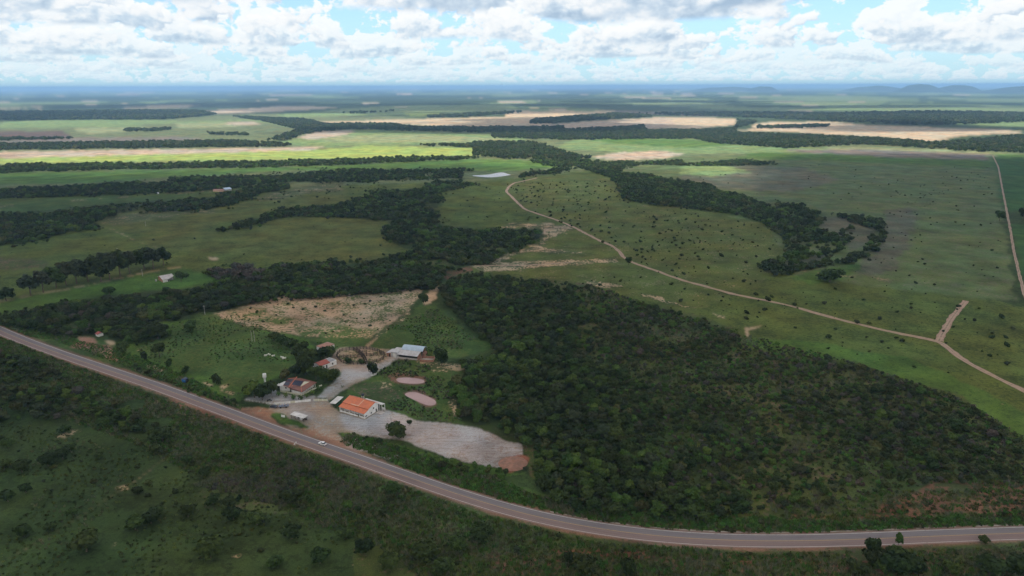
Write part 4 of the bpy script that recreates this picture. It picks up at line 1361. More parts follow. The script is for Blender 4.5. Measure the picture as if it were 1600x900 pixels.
# ------------------------------------------------------------------ plants: where they stand
# woodland outlines traced in the photograph: (pixels, spacing m, (min, max) scale, mixture, share kept, description, group)
MIX_W = [0, 1, 3, 0, 1, 3, 2, 4, 5]
WOODS = [
    ('a', z6([(-300, 470), (0, 445), (80, 425), (200, 400), (380, 365), (520, 350), (760, 330), (870, 322), (1010, 310), (1040, 285), (1150, 300), (1240, 280), (1370, 235), (1250, 180), (1290, 150), (1400, 145), (1480, 125), (1600, 130), (2000, 110), (2400, 90), (2800, 160), (2700, 290), (2300, 315), (1900, 350), (1600, 375), (1430, 410), (1300, 435), (1240, 440), (1160, 450), (1120, 480), (1000, 480), (900, 520), (960, 545), (1000, 510), (1060, 520), (1070, 580), (950, 600), (830, 630), (720, 600), (640, 560), (500, 575), (480, 580), (330, 580), (280, 560), (80, 520), (-300, 500)]), 4.3, (0.75, 1.25), MIX_W, 1.0, 'left of the farm'),
    ('b', [(690, 455), (700, 432), (740, 424), (800, 430), (870, 440), (915, 442), (940, 475), (930, 540), (1000, 590), (1120, 610), (1200, 660), (1260, 720), (1330, 740), (1290, 790), (1200, 800), (1100, 812), (1000, 806), (900, 796), (850, 775), (822, 742), (828, 700), (815, 690), (780, 668), (715, 655), (705, 600), (720, 580), (716, 560), (768, 552), (768, 545), (735, 510), (700, 480)], 4.4, (0.7, 1.2), MIX_W, 1.0, 'right of the gravel lot'),
    ('c', [(915, 442), (1000, 470), (1090, 492), (1155, 520), (1165, 545), (1240, 550), (1330, 565), (1420, 590), (1500, 620), (1560, 655), (1620, 690), (1750, 740), (1700, 765), (1500, 752), (1400, 765), (1330, 740), (1260, 720), (1200, 660), (1120, 610), (1000, 590), (930, 540), (940, 475)], 4.4, (0.40, 0.85), [0, 2, 1, 2, 3, 2, 4, 2, 5, 6], 0.85, 'on the right slope'),
    ('d', [(-60, 540), (30, 550), (70, 566), (120, 592), (165, 618), (215, 645), (262, 670), (255, 690), (190, 668), (140, 650), (90, 655), (40, 655), (-60, 665)], 3.8, (0.45, 0.95), [0, 1, 3, 2, 2, 5, 4], 0.85, 'on the near side of the highway'),
    ('e', z4([(-10, 258), (120, 215), (180, 200), (60, 210), (100, 195), (390, 190), (400, 162), (520, 150), (600, 138), (700, 145), (640, 160), (570, 190), (440, 215), (520, 245), (380, 262), (470, 300), (480, 320), (430, 350), (560, 368), (640, 375), (820, 372), (945, 378), (945, 425), (880, 450), (780, 490), (700, 530), (640, 542), (600, 530), (560, 560), (490, 580), (455, 640), (390, 655), (230, 630), (0, 645), (0, 548), (90, 545), (150, 520), (330, 480), (345, 450), (205, 430), (200, 375), (240, 345), (120, 330), (-10, 320)]), 6.2, (0.8, 1.4), MIX_W, 1.0, 'in the middle of the valley'),
    ('f', z3([(1600, 255), (1500, 262), (1300, 278), (1200, 310), (1050, 358), (985, 380), (1000, 392), (1100, 378), (1200, 352), (1330, 320), (1600, 320)]), 6.0, (0.8, 1.3), MIX_W, 1.0, 'in a narrow belt'),
    ('g', z3([(-200, 312), (80, 298), (230, 298), (350, 278), (560, 256), (700, 248), (850, 238), (950, 233), (1100, 193), (1200, 168), (1340, 162), (1345, 190), (1200, 215), (1100, 262), (1000, 280), (830, 297), (600, 302), (480, 320), (430, 347), (500, 372), (300, 398), (150, 438), (-200, 480)]), 6.4, (0.8, 1.35), MIX_W, 1.0, 'at the left edge'),
    ('h', z3([(-300, 192), (200, 178), (450, 163), (520, 158), (780, 152), (790, 135), (1000, 128), (1200, 128), (1350, 118), (1600, 98), (1760, 98), (2000, 100), (2200, 95), (2180, 120), (2260, 118), (2400, 118), (2560, 95), (2640, 90), (2640, 108), (2400, 140), (2200, 142), (1760, 150), (1700, 165), (1600, 160), (1340, 158), (1300, 172), (1200, 172), (1060, 190), (900, 205), (620, 218), (500, 220), (-300, 246)]), 7.0, (0.9, 1.4), MIX_W, 1.0, 'in a long belt'),
    ('i', z3([(-300, 88), (0, 80), (60, 66), (130, 70), (400, 68), (700, 68), (950, 62), (1200, 58), (1600, 50), (1900, 38), (2230, 36), (2230, 50), (1900, 66), (1600, 80), (1200, 92), (800, 98), (400, 106), (-300, 130)]), 8.0, (0.9, 1.5), MIX_W, 1.0, 'in a far belt'),
    ('j', z4([(885, 48), (1000, 50), (1100, 52), (1230, 62), (1400, 62), (1599, 58), (1599, 78), (1420, 78), (1340, 92), (1280, 108), (1440, 122), (1600, 150), (1690, 160), (1760, 185), (1900, 225), (2010, 262), (2070, 250), (2130, 250), (2240, 298), (2230, 340), (2210, 345), (2225, 370), (2300, 400), (2350, 470), (2290, 500), (2180, 500), (2110, 545), (2000, 545), (1960, 540), (1980, 505), (2060, 490), (2060, 440), (2010, 380), (1920, 332), (1820, 305), (1680, 292), (1599, 278), (1500, 276), (1400, 258), (1310, 236), (1290, 195), (1270, 145), (1200, 122), (1100, 92), (1000, 98), (960, 78), (885, 70)]), 6.6, (0.85, 1.4), MIX_W, 1.0, 'in the middle of the right half'),
    ('k', z5([(705, 298), (800, 302), (950, 325), (958, 370), (945, 440), (880, 512), (780, 530), (690, 545), (600, 562), (520, 582), (430, 592), (360, 545), (400, 515), (480, 545), (560, 530), (680, 505), (760, 500), (850, 470), (895, 400), (930, 385), (860, 370), (800, 345), (700, 312)]), 5.2, (0.7, 1.25), MIX_W, 0.95, 'round a clearing'),
    ('l', z5([(660, 385), (740, 390), (800, 350), (830, 370), (790, 400), (820, 410), (790, 440), (720, 450), (670, 420)]), 5.5, (0.7, 1.1), MIX_W, 0.8, 'inside a clearing'),
    ('m', z5([(0, 62), (60, 72), (210, 58), (300, 54), (470, 66), (430, 80), (200, 86), (60, 84), (0, 84)]), 7.0, (0.9, 1.4), MIX_W, 1.0, 'between two fields'),
    ('n', [(1190, 545), (1240, 548), (1300, 560), (1360, 585), (1450, 630), (1500, 640), (1420, 590), (1330, 565), (1240, 550)], 7, (0.5, .9), MIX_W, 0.5, 'at the edge of the slope'),
]
WOODS += [
    ('p', ze([(180, 180), (260, 230), (330, 280), (560, 340), (700, 400), (900, 470), (1100, 530), (1300, 570), (1420, 640), (1300, 680), (1150, 640), (900, 560), (640, 450), (400, 350), (200, 250)]), 3.0, (0.22, 0.5), [0, 4, 1, 2, 4], 0.85, 'in the hedge on the far verge of the highway'),
    ('q', z9([(-30, 560), (20, 570), (100, 575), (250, 625), (420, 660), (560, 700), (700, 740), (860, 790), (960, 800), (1080, 830), (1260, 880), (1400, 890), (1300, 960), (1000, 930), (700, 860), (520, 800), (420, 745), (280, 690), (180, 630), (60, 605), (-20, 590)]), 3.2, (0.25, 0.62), [0, 4, 1, 4, 2], 0.85, 'in the hedge below the gravel lot'),
    ('r', [(350, 700), (420, 700), (520, 740), (640, 780), (760, 820), (860, 850), (800, 870), (700, 850), (600, 830), (500, 800), (400, 760)], 5.5, (0.25, 0.6), [0, 2, 1, 2, 5], 0.6, 'in the weeds below the highway'),
]
# farther woods whose trees stand as bands across the plain
FARW = [
    z1([(-300, 450), (400, 440), (700, 436), (860, 442), (930, 450), (880, 458), (400, 463), (-300, 472)]),
    z1([(-300, 350), (400, 343), (620, 343), (700, 358), (500, 374), (-300, 374)]),
    z1([(700, 360), (960, 370), (1010, 384), (1230, 384), (1300, 394), (1620, 396), (1760, 392), (1760, 410), (1640, 416), (1100, 403), (1000, 410), (930, 424), (890, 440), (820, 440), (930, 404), (820, 378)]),
    z1([(-300, 425), (60, 428), (225, 428), (230, 434), (-300, 444)]),
    z1([(370, 402), (530, 398), (540, 406), (400, 412)]),
    z1([(640, 412), (800, 416), (780, 424), (660, 420)]),
    z1([(1180, 452), (1340, 448), (1500, 446), (1640, 442), (1720, 452), (1720, 470), (1600, 466), (1400, 456)]),
    z1([(1000, 352), (1180, 346), (1280, 340), (1260, 346), (1100, 356)]),
    z1([(1310, 362), (1480, 352), (1600, 348), (1600, 352), (1500, 362), (1340, 368)]),
    z2([(-40, 350), (10, 346), (40, 342), (20, 350), (-40, 358)]),
    z2([(60, 372), (200, 360), (320, 352), (400, 356), (460, 362), (340, 370), (200, 378), (60, 388)]),
    z2([(-60, 392), (200, 402), (380, 392), (410, 386), (420, 404), (620, 402), (700, 396), (700, 412), (960, 420), (1160, 430), (1320, 442), (1500, 428), (1620, 418), (1800, 405), (1800, 480), (1600, 478), (1330, 465), (1100, 450), (860, 462), (640, 448), (560, 432), (200, 436), (-60, 430)]),
    z2([(710, 372), (780, 376), (740, 388), (700, 400)]),
    z2([(770, 392), (1000, 386), (980, 396), (820, 402), (760, 402)]),
    z2([(-120, 440), (60, 440), (200, 480), (270, 490), (180, 500), (0, 496), (-120, 486)]),
    z2([(700, 350), (1000, 352), (1300, 346), (1650, 352), (1700, 375), (1300, 392), (1000, 378), (760, 366), (300, 352)]),
]


EXCL = [z9([(380, 150), (430, 140), (600, 150), (640, 180), (600, 215), (540, 225), (430, 215), (385, 190)]), z9([(445, 275), (480, 255), (560, 255), (700, 315), (725, 345), (700, 385), (640, 390), (560, 350), (500, 320)]),
        z9([(0, 440), (100, 425), (240, 425), (340, 405), (480, 440), (600, 500), (860, 530), (1160, 605), (1370, 675), (1330, 790), (1250, 865), (1140, 840), (900, 785), (700, 725), (480, 640), (300, 600), (0, 545)]),
        [(722, 268), (812, 268), (812, 287), (722, 287)], z8([(220, 620), (460, 640), (540, 740), (300, 720)])]
NEARX = {}


def scatter_poly(poly, spacing, seed, hpx=4.0, scale=(1, 1), keep=1.0, rmax=9000, clump=0.0, wander=9.0):
    g = np.random.default_rng(seed)
    pts = np.array([flat(*p) for p in poly if p[1] > 140])
    x0, y0 = pts.min(0) - 3; x1, y1 = pts.max(0) + 3
    y1 = min(y1, rmax)
    nx = max(1, int((x1 - x0) / spacing)); ny = max(1, int((y1 - y0) / spacing))
    X, Y = np.meshgrid(np.arange(nx), np.arange(ny))
    X = x0 + (X + 0.5 * (Y % 2) + g.uniform(-.42, .42, X.shape)) * spacing
    Y = y0 + (Y + g.uniform(-.42, .42, Y.shape)) * spacing
    X = X.ravel(); Y = Y.ravel()
    Z = height(X, Y)
    s = g.uniform(scale[0], scale[1], X.shape)
    px, py = to_px(X, Y, Z + hpx * s * 0.25)
    qx, qy = to_px(X, Y, Z + hpx * s * 0.95)
    wob = (fbm(X / 22., Y / 22., 3, seed % 97) - 0.5) * wander
    ok = inside(poly, px + wob, py + wob * 0.4) & inside(poly, qx + wob, qy + wob * 0.4)
    bx, by = to_px(X, Y, Z)
    for ex in EXCL:
        ok &= ~inside(ex, bx, by)
    if keep < 1:
        ok &= (g.random(X.shape) < keep)
    if clump > 0:
        ok &= fbm(X / 26., Y / 26., 3, seed % 89 + 3) > clump
    return X[ok], Y[ok], Z[ok], s[ok]


def instancer(name, X, Y, Z, S, K, meshes, label=None, cat=None, group=None, squash=None):
    """one 'stuff' object: copies of a few source plants on points, with geometry nodes"""
    n = len(X)
    if n == 0:
        return None
    g = np.random.default_rng(n)
    me = bpy.data.meshes.new(name)
    me.vertices.add(n)
    me.vertices.foreach_set('co', np.stack([X, Y, Z], -1).astype(np.float32).ravel())
    for nm, arr, ty in (('size', S, 'FLOAT'), ('turn', g.uniform(0, 6.283, n), 'FLOAT')):
        at = me.attributes.new(nm, ty, 'POINT'); at.data.foreach_set('value', np.asarray(arr, np.float32))
    at = me.attributes.new('pick', 'INT', 'POINT'); at.data.foreach_set('value', np.asarray(K, np.int32))
    o = bpy.data.objects.new(name, me)
    COL.objects.link(o)
    src = bpy.data.collections.new(name + '_sources')
    for i, m_ in enumerate(meshes):
        so = bpy.data.objects.new('source_%02d' % i, m_)
        src.objects.link(so)
    ng = bpy.data.node_groups.new(name + '_scatter', 'GeometryNodeTree')
    ng.interface.new_socket('Geometry', in_out='INPUT', socket_type='NodeSocketGeometry')
    ng.interface.new_socket('Geometry', in_out='OUTPUT', socket_type='NodeSocketGeometry')
    N = ng.nodes.new; L = ng.links.new
    gi_ = N('NodeGroupInput'); go = N('NodeGroupOutput')
    iop = N('GeometryNodeInstanceOnPoints')
    ci = N('GeometryNodeCollectionInfo')
    ci.inputs['Collection'].default_value = src
    ci.inputs['Separate Children'].default_value = True
    ci.inputs['Reset Children'].default_value = True

    def na(nm, ty):
        a = N('GeometryNodeInputNamedAttribute'); a.data_type = ty; a.inputs[0].default_value = nm
        return a.outputs[0]
    L(gi_.outputs[0], iop.inputs['Points'])
    L(ci.outputs[0], iop.inputs['Instance'])
    iop.inputs['Pick Instance'].default_value = True
    L(na('pick', 'INT'), iop.inputs['Instance Index'])
    cx = N('ShaderNodeCombineXYZ'); L(na('turn', 'FLOAT'), cx.inputs[2])
    L(cx.outputs[0], iop.inputs['Rotation'])
    L(na('size', 'FLOAT'), iop.inputs['Scale'])
    L(iop.outputs[0], go.inputs[0])
    md = o.modifiers.new('scatter', 'NODES'); md.node_group = ng
    tag(o, label, cat, group, 'stuff')
    return o


ALL = []          # (distance, x, y, z, scale, kind index, wood key, where)
for wi, (key, poly, sp, sc, mixk, keep, where) in enumerate(WOODS):
    hp = 4.6
    X, Y, Z, S = scatter_poly(poly, sp, 900 + wi, hp, sc, keep, clump={'c': 0.43, 'd': 0.36, 'n': 0.4, 'b': 0.28, 'r': 0.42, 'e': 0.37, 'g': 0.33, 'a': 0.31, 'j': 0.32, 'k': 0.36, 'h': 0.30, 'f': 0.30, 'i': 0.26}.get(key, 0.0), wander={'c': 30, 'b': 16, 'a': 16, 'e': 14, 'g': 12, 'j': 16, 'k': 14, 'm': 5, 'f': 7}.get(key, 9))
    g = np.random.default_rng(wi)
    S = S * (0.72 + 0.62 * g.random(len(X)) ** 1.6)
    if key == 'b':
        # towards the slope the wood thins out into low scrub
        qx, qy = to_px(X, Y, Z)
        far_ = sstep(qx + (640 - qy) * 0.9 + (fbm(X / 25., Y / 25., 2, 5) - .5) * 220, 900, 1150)
        S = S * (1 - 0.40 * far_)
        ok = (g.random(len(X)) > far_ * 0.25) & ~((far_ > 0.4) & (fbm(X / 20., Y / 20., 3, 15) < 0.36))
        X, Y, Z, S = X[ok], Y[ok], Z[ok], S[ok]
    dens = fbm(X / 30., Y / 30., 2, 60 + wi)
    for i in range(len(X)):
        k = mixk[int(g.integers(len(mixk)))]
        if dens[i] > 0.68 and g.random() < 0.5: k = 4
        if key == 'a' and to_px(X[i], Y[i], Z[i])[0] > 325 and to_px(X[i], Y[i], Z[i])[0] < 412 and to_px(X[i], Y[i], Z[i])[1] < 442: k = 6 if g.random() < 0.7 else 0
        if key in 'ad' and g.random() < 0.04: k = 6
        ALL.append((math.hypot(X[i], Y[i]), X[i], Y[i], Z[i], S[i], k, key, where))
ALL.sort(key=lambda t: t[0])


def make_tree(kindkey, loc, rz, sc, name, label, cat='tree', group=None):
    cm, tm = TREES[kindkey]
    o = empty(name, loc, rz, label, cat, group)
    o.scale = (sc, sc, sc) if not isinstance(sc, tuple) else sc
    t = bpy.data.objects.new('trunk', tm); COL.objects.link(t); t.parent = o
    c = bpy.data.objects.new('crown', cm); COL.objects.link(c); c.parent = o
    return o


NEAR_LAB = {'a': ('tree in the dark wood between the highway and the bare paddock', 'trees of the wood left of the farm'),
            'b': ('tree in the dense wood right of the gravel lot', 'trees of the dense wood right of the gravel lot'),
            'c': ('scattered tree on the scrubby slope at the right', 'trees on the scrubby right slope'),
            'd': ('tree in the thicket on the near side of the highway', 'trees of the thicket on the near side of the highway')}
n_ind = 0
rest = []
for t in ALL:
    d, x_, y_, z_, s_, k, key, where = t
    px_, py_ = to_px(x_, y_, z_ + 3)
    if n_ind < 270 and key in NEAR_LAB and -5 < px_ < 1605 and py_ < 905:
        kk = 'dry' if k == 6 else 'tree%d' % k
        base_l, gr_l = NEAR_LAB[key]
        tint = {0: 'dark green', 1: 'deep green', 2: 'olive', 3: 'blackish green', 4: 'fresh bright green', 5: 'blue-grey', 6: 'leafless purple-grey'}[k]
        size_l = 'small' if s_ < 0.85 else 'large' if s_ > 1.05 else 'middling'
        make_tree(kk, (x_, y_, z_), random.uniform(0, 6.28), s_, 'broadleaf_tree', '%s %s %s' % (size_l, tint, base_l), 'tree', gr_l)
        n_ind += 1
    else:
        rest.append(t)
crowns = [TREES['tree%d' % i][0] for i in range(6)] + [TREES['dry'][0]]
A_ = np.array([(t[0], t[1], t[2], t[3], t[4], t[5]) for t in rest])
nearm = A_[:, 0] < 620
q = A_[nearm]
instancer('woodland', q[:, 1], q[:, 2], q[:, 3], q[:, 4], q[:, 5], crowns, 'dense dark green woodland of the near slopes and the valley beside the farm', 'woodland')
q = A_[~nearm]
lowk = np.array([0, 1, 2, 1, 3, 4, 5])[q[:, 5].astype(int)]
instancer('tree_belt', q[:, 1], q[:, 2], q[:, 3], q[:, 4], lowk, LOWS, 'dark belts of trees winding between the pastures in the middle distance', 'woodland')
fx, fy, fz, fs_ = [], [], [], []
for wi, poly in enumerate(FARW):
    pts = np.array([flat(*p) for p in poly if p[1] > 140])
    ym = np.median(pts[:, 1])
    sp = max(11.0, ym / 210.0)
    X, Y, Z, S = scatter_poly(poly, sp, 1500 + wi, 3.5, (sp / 8.5, sp / 5.0), 0.85)
    fx.append(X); fy.append(Y); fz.append(Z); fs_.append(S)
fx = np.concatenate(fx); fy = np.concatenate(fy); fz = np.concatenate(fz); fs_ = np.concatenate(fs_)
instancer('distant_woods', fx, fy, fz, fs_, rng.choice([0, 1, 2, 4, 1, 0], len(fx)), LOWS, 'far bands of woodland lying across the plain towards the horizon', 'woodland')

# ------------------------------------------------------------------ shrubs dotted over the pastures
SHR = [
    (z4([(780, 160), (1280, 150), (1320, 240), (1560, 290), (1740, 420), (1740, 520), (1345, 530), (1100, 380), (850, 280)]), 9.0, 0.9, 0.30),
    ([(1060, 330), (1200, 350), (1225, 400), (1190, 440), (1160, 470), (1440, 525), (1600, 590), (1600, 480), (1250, 455), (1100, 450), (1000, 420), (980, 370)], 11.0, 0.9, 0.32),
    (z4([(560, 180), (780, 160), (860, 300), (1000, 345), (760, 370), (480, 350), (440, 260)]), 15.0, 0.7, 0.38),
    ([(900, 440), (1000, 420), (1200, 480), (1440, 530), (1560, 600), (1330, 560), (1180, 520), (1000, 470)], 10.0, 0.9, 0.40),
    (z3([(640, 430), (1000, 400), (1500, 330), (1900, 470), (1500, 560), (800, 480)]), 20.0, 0.8, 0.42),
    (z3([(-100, 470), (480, 380), (640, 440), (900, 540), (300, 580), (-100, 660)]), 22.0, 0.8, 0.44),
    (z3([(1180, 240), (1350, 190), (1700, 150), (1900, 170), (1500, 250), (1300, 280)]), 11.0, 0.9, 0.30),
    (z7([(150, 240), (400, 160), (860, 80), (1170, 115), (960, 330), (700, 365), (400, 330)]), 8.0, 0.55, 0.36),
    ([(-100, 640), (200, 700), (420, 720), (620, 800), (700, 900), (500, 960), (-100, 960)], 10.0, 0.85, 0.44),
    ([(1190, 440), (1390, 330), (1400, 280), (1550, 270), (1590, 460), (1400, 466)], 12.0, 0.62, 0.47),
    ([(1050, 262), (1200, 250), (1550, 262), (1560, 300), (1400, 330), (1240, 320), (1100, 296)], 20.0, 0.7, 0.48),
]
sx = []
for i, (poly, sp, sz, cl) in enumerate(SHR):
    X, Y, Z, S = scatter_poly(poly, sp, 2100 + i, 1.2, (sz * 0.5, sz * 1.45), 1.0, clump=cl)
    gk = np.random.default_rng(77 + i)
    for a in range(len(X)):
        if gk.random() < 0.35: continue
        k_ = sz * (0.30 + 1.9 * gk.random() ** 3.5)
        sx.append((math.hypot(X[a], Y[a]), X[a], Y[a], Z[a], k_, i))
sx.sort()
n_s = 0; rs_ = []
SLAB = {8: ('small dark shrub growing in the shaded foreground pasture', 'shrubs of the foreground pasture'),
        7: ('stunted shrub in the bare sandy paddock', 'shrubs in the bare sandy paddock'),
        3: ('dark shrub in the grass just below the dirt road', 'shrubs below the dirt road')}
for t in sx:
    px_, py_ = to_px(t[1], t[2], t[3])
    if n_s < 230 and t[5] in SLAB and 0 < px_ < 1600 and py_ < 900:
        lb, gr = SLAB[t[5]]
        place_mesh('shrub', SHRUBS[int(rng.choice([0, 1, 2, 3, 1]))], (t[1], t[2], t[3]), random.uniform(0, 6.28), t[4], lb, 'shrub', gr)
        n_s += 1
    else:
        rs_.append(t)
q = np.array(rs_)
instancer('pasture_shrubs', q[:, 1], q[:, 2], q[:, 3], q[:, 4], rng.choice([0, 1, 2, 3], len(q)), SHRUBS, 'countless small dark shrubs dotted over the farther pastures', 'shrubs')

# bushes straying out of the wood edges into the grass
ex = [[], [], [], []]
for wi, (key, poly, sp, sc, mixk, keep, where) in enumerate(WOODS):
    if key in 'abcefghjklmn':
        far_k = 1.0 if key in 'abc' else 1.5
        X, Y, Z, S = scatter_poly(poly, 5.5 * far_k, 5200 + wi, 2.0, (0.5 * far_k, 1.5 * far_k), 0.8, clump=0.40, wander=46.0)
        for j, arr in enumerate((X, Y, Z, S)): ex[j].append(arr)
ex = [np.concatenate(a) for a in ex]
lat = road_lat(ex[0], ex[1]); ok_ = np.abs(lat) > 7
ex = [a[ok_] for a in ex]
instancer('edge_shrubs', ex[0], ex[1], ex[2], ex[3], rng.choice([0, 1, 1, 2, 3, 5], len(ex[0])), SHRUBS, 'loose bushes thinning out from the wood edges into the grass', 'shrubs')

# ------------------------------------------------------------------ rough growth: grass and weeds
GR = [  # polygon, spacing, tuft mixture, scale, clump
    ([(-60, 530), (0, 526), (200, 602), (400, 676), (545, 730), (640, 763), (745, 799), (850, 828), (920, 841), (1040, 853), (1190, 862), (1320, 860), (1600, 850), (1700, 850), (1700, 980), (800, 1000), (600, 860), (450, 800), (300, 740), (200, 690), (60, 640), (-60, 620)], 1.35, [0, 1, 0, 2, 3, 0, 2, 0, 4], (0.6, 1.5), 0.30),
    ([(600, 715), (640, 735), (700, 757), (760, 776), (820, 794), (900, 812), (1040, 829), (1170, 834), (1320, 831), (1506, 822), (1700, 820), (1700, 795), (1500, 800), (1330, 815), (1100, 805), (950, 795), (830, 770), (760, 740), (700, 725), (600, 690), (530, 672), (525, 690)], 1.3, [2, 2, 0, 7, 1, 2, 4, 7], (0.7, 1.7), 0.0),
    ([(-60, 505), (80, 530), (200, 575), (300, 612), (380, 642), (370, 632), (300, 590), (200, 550), (80, 520), (-60, 490)], 1.6, [2, 0, 3, 7], (0.6, 1.3), 0.0),
    ([(1060, 806), (1150, 800), (1240, 788), (1310, 775), (1400, 762), (1500, 752), (1600, 750), (1700, 745), (1700, 790), (1600, 800), (1500, 806), (1330, 822), (1150, 818), (1060, 818)], 1.5, [0, 2, 1, 0, 3, 4], (0.6, 1.5), 0.42),
    (zc([(1000, 640), (1160, 640), (1600, 630), (1700, 500), (1290, 500), (1000, 570)]), 1.8, [0, 1, 4, 5], (0.5, 1.0), 0.46),
    (za([(900, 480), (1100, 420), (1300, 300), (1500, 380), (1700, 560), (1500, 600), (1200, 560)]), 1.3, [1, 1, 0, 6], (0.8, 1.5), 0.40),
    ([(-80, 640), (200, 700), (420, 720), (620, 820), (700, 980), (400, 990), (-80, 980)], 2.6, [3, 3, 4, 0, 5], (0.5, 1.1), 0.42),
    (z9([(0, 230), (100, 190), (240, 90), (520, 0), (900, 100), (820, 260), (900, 420), (1000, 540), (860, 515), (600, 480), (480, 425), (340, 395), (240, 340), (110, 300), (0, 300)]), 2.0, [4, 5, 7, 0, 8, 6], (0.4, 1.2), 0.56),
    (z8([(-900, 200), (-700, -40), (0, -150), (240, 0), (520, 90), (420, 250), (230, 360), (20, 460), (-60, 540), (-400, 430)]), 3.0, [4, 5, 3, 7], (0.4, 1.0), 0.50),
    (z7([(520, 385), (700, 370), (890, 380), (960, 340), (1130, 230), (1250, 200), (1420, 340), (1540, 420), (1200, 470), (1000, 450), (880, 420), (700, 435), (620, 400)]), 2.4, [4, 5, 7, 3], (0.5, 1.3), 0.47),
    ([(915, 442), (1155, 520), (1330, 565), (1500, 620), (1700, 740), (1700, 765), (1500, 752), (1400, 765), (1280, 800), (1100, 810), (900, 790), (830, 740), (900, 600), (940, 520)], 2.8, [4, 5, 6, 0, 4, 7], (0.6, 2.1), 0.16),
]
srcs = TUFTS + WEEDS
gx = [[], [], [], [], []]
for i, (poly, sp, mixk, sc, cl) in enumerate(GR):
    X, Y, Z, S = scatter_poly(poly, sp, 3100 + i, 0.5, sc, 1.0, clump=cl, wander=34.0)
    lat = road_lat(X, Y)
    ok = np.abs(lat) > 4.9
    K = rng.choice(mixk, len(X))
    # dry growth gathers in drifts
    dr = fbm(X / 22., Y / 22., 3, 77)
    K = np.where((dr > 0.63) & (rng.random(len(X)) < 0.45), 1, K)
    for j, arr in enumerate((X, Y, Z, S, K)):
        gx[j].append(arr[ok])
gx = [np.concatenate(a) for a in gx]
print('counts: trees', len(ALL), 'far', len(fx), 'shrubs', len(sx), 'tufts', len(gx[0]))
instancer('roadside_grass', gx[0], gx[1], gx[2], gx[3], gx[4], srcs, 'tall rough grass and weeds along both sides of the highway', 'grass')


# ------------------------------------------------------------------ trees that stand alone
def solo(kind, px, py, wpx, label, hpx=None, cat='tree', name='broadleaf_tree', group=None, wbase=6.0, hbase=5.0):
    """tree whose foot is at a pixel, sized by its width in pixels"""
    x_, y_, z_ = G(px, py)
    sc_m = FPX / (y_ * math.cos(PITCH) + (CAM_H - z_) * math.sin(PITCH))
    w = wpx / sc_m / wbase
    h = w if hpx is None else hpx / sc_m / hbase * 1.1
    make_tree(kind, (x_, y_, z_), random.uniform(0, 6.28), (w, w, h), name, label, cat, group)


solo('round', 620, 682, 35, 'big round dark tree standing alone on the pale gravel lot', 20)
solo('round', 583, 586, 20, 'round dark tree on the right edge of the farm lane below the corral', 20)
solo('round', 521, 597, 22, 'round dark tree left of the farm lane, behind the row of palms', 22)
solo('round', 247, 529, 32, 'wide dome-shaped tree at the right end of the roadside wood', 26)
solo('round', 298, 518, 22, 'single domed tree alone in the upper part of the green paddock', 16)
solo('tree3', 250, 557, 24, 'thin pale-leaved tree in the upper left of the green paddock', 20)
solo('round', 226, 562, 11, 'small round tree, farthest left of the four small trees in the paddock', 12)
solo('round', 265, 573, 11, 'small round tree, second from the left of the four in the paddock', 12)
solo('round', 290, 585, 13, 'small round tree directly behind the blue hut in the paddock', 13)
solo('round', 339, 601, 15, 'small round tree on a bare patch, rightmost of the four in the paddock', 16)
solo('tree1', 193, 553, 20, 'shaggy tree at the lower left corner of the paddock', 18)
solo('tree0', 283, 440, 18, 'round tree touching the right end of the old grey-roofed house', 16)
solo('tree0', 292, 436, 9, 'small tree right of the one beside the old grey-roofed house', 9)
solo('round', 171, 460, 23, 'low wide bush on the green meadow below the tall trees', 12, 'bush')
solo('round', 1296, 440, 42, 'wide dark clump of leaves alone below the clearing wood', 20, 'bush')
solo('tree1', 1562, 345, 17, 'dark tree left of the crossing on the right farm track', 15)
solo('tree1', 1598, 344, 16, 'dark tree right of the crossing on the right farm track', 18)
solo('round', 690, 571, 27, 'large dark tree right of the barn at the edge of the pale soil', 28)
solo('tree1', 663, 477, 18, 'tree at the right corner of the bare sandy paddock', 18)
solo('tree1', 982, 414, 12, 'dark tree beside the bend of the sandy dirt road', 12)
solo('round', 545, 568, 13, 'low bush against the near rail of the corral', 9, 'bush')
solo('round', 565, 569, 11, 'low bush at the foot of the crossing corral fence', 8, 'bush')
solo('round', 438, 592, 5, 'tiny round tree just right of the white water tower', 5)
solo('tree0', 1361, 870, 26, 'taller tree standing in front of the highway at the right', 34)
solo('tree1', 1363, 885, 34, 'leafy tree under the taller one beside the right stretch of highway', 28)
solo('tree4', 1403, 853, 14, 'small open-crowned tree seen against the asphalt at the right', 20)
solo('tree1', 1536, 848, 18, 'small dark bush on the near verge at the far right', 10, 'bush')
solo('tree1', 888, 885, 16, 'small cone-shaped tree among the red earth below the highway', 26)
solo('tree1', 982, 904, 30, 'dark tree at the bottom edge right of the red earth strip', 32)
solo('tree1', 614, 772, 24, 'dark bush touching the near edge of the highway', 16, 'bush')
solo('tree4', 1484, 896, 26, 'grey-green bush at the lower right corner', 18, 'bush')
solo('tree1', 640, 664, 10, 'small shrub attached to the right side of the lot tree', 8, 'bush')
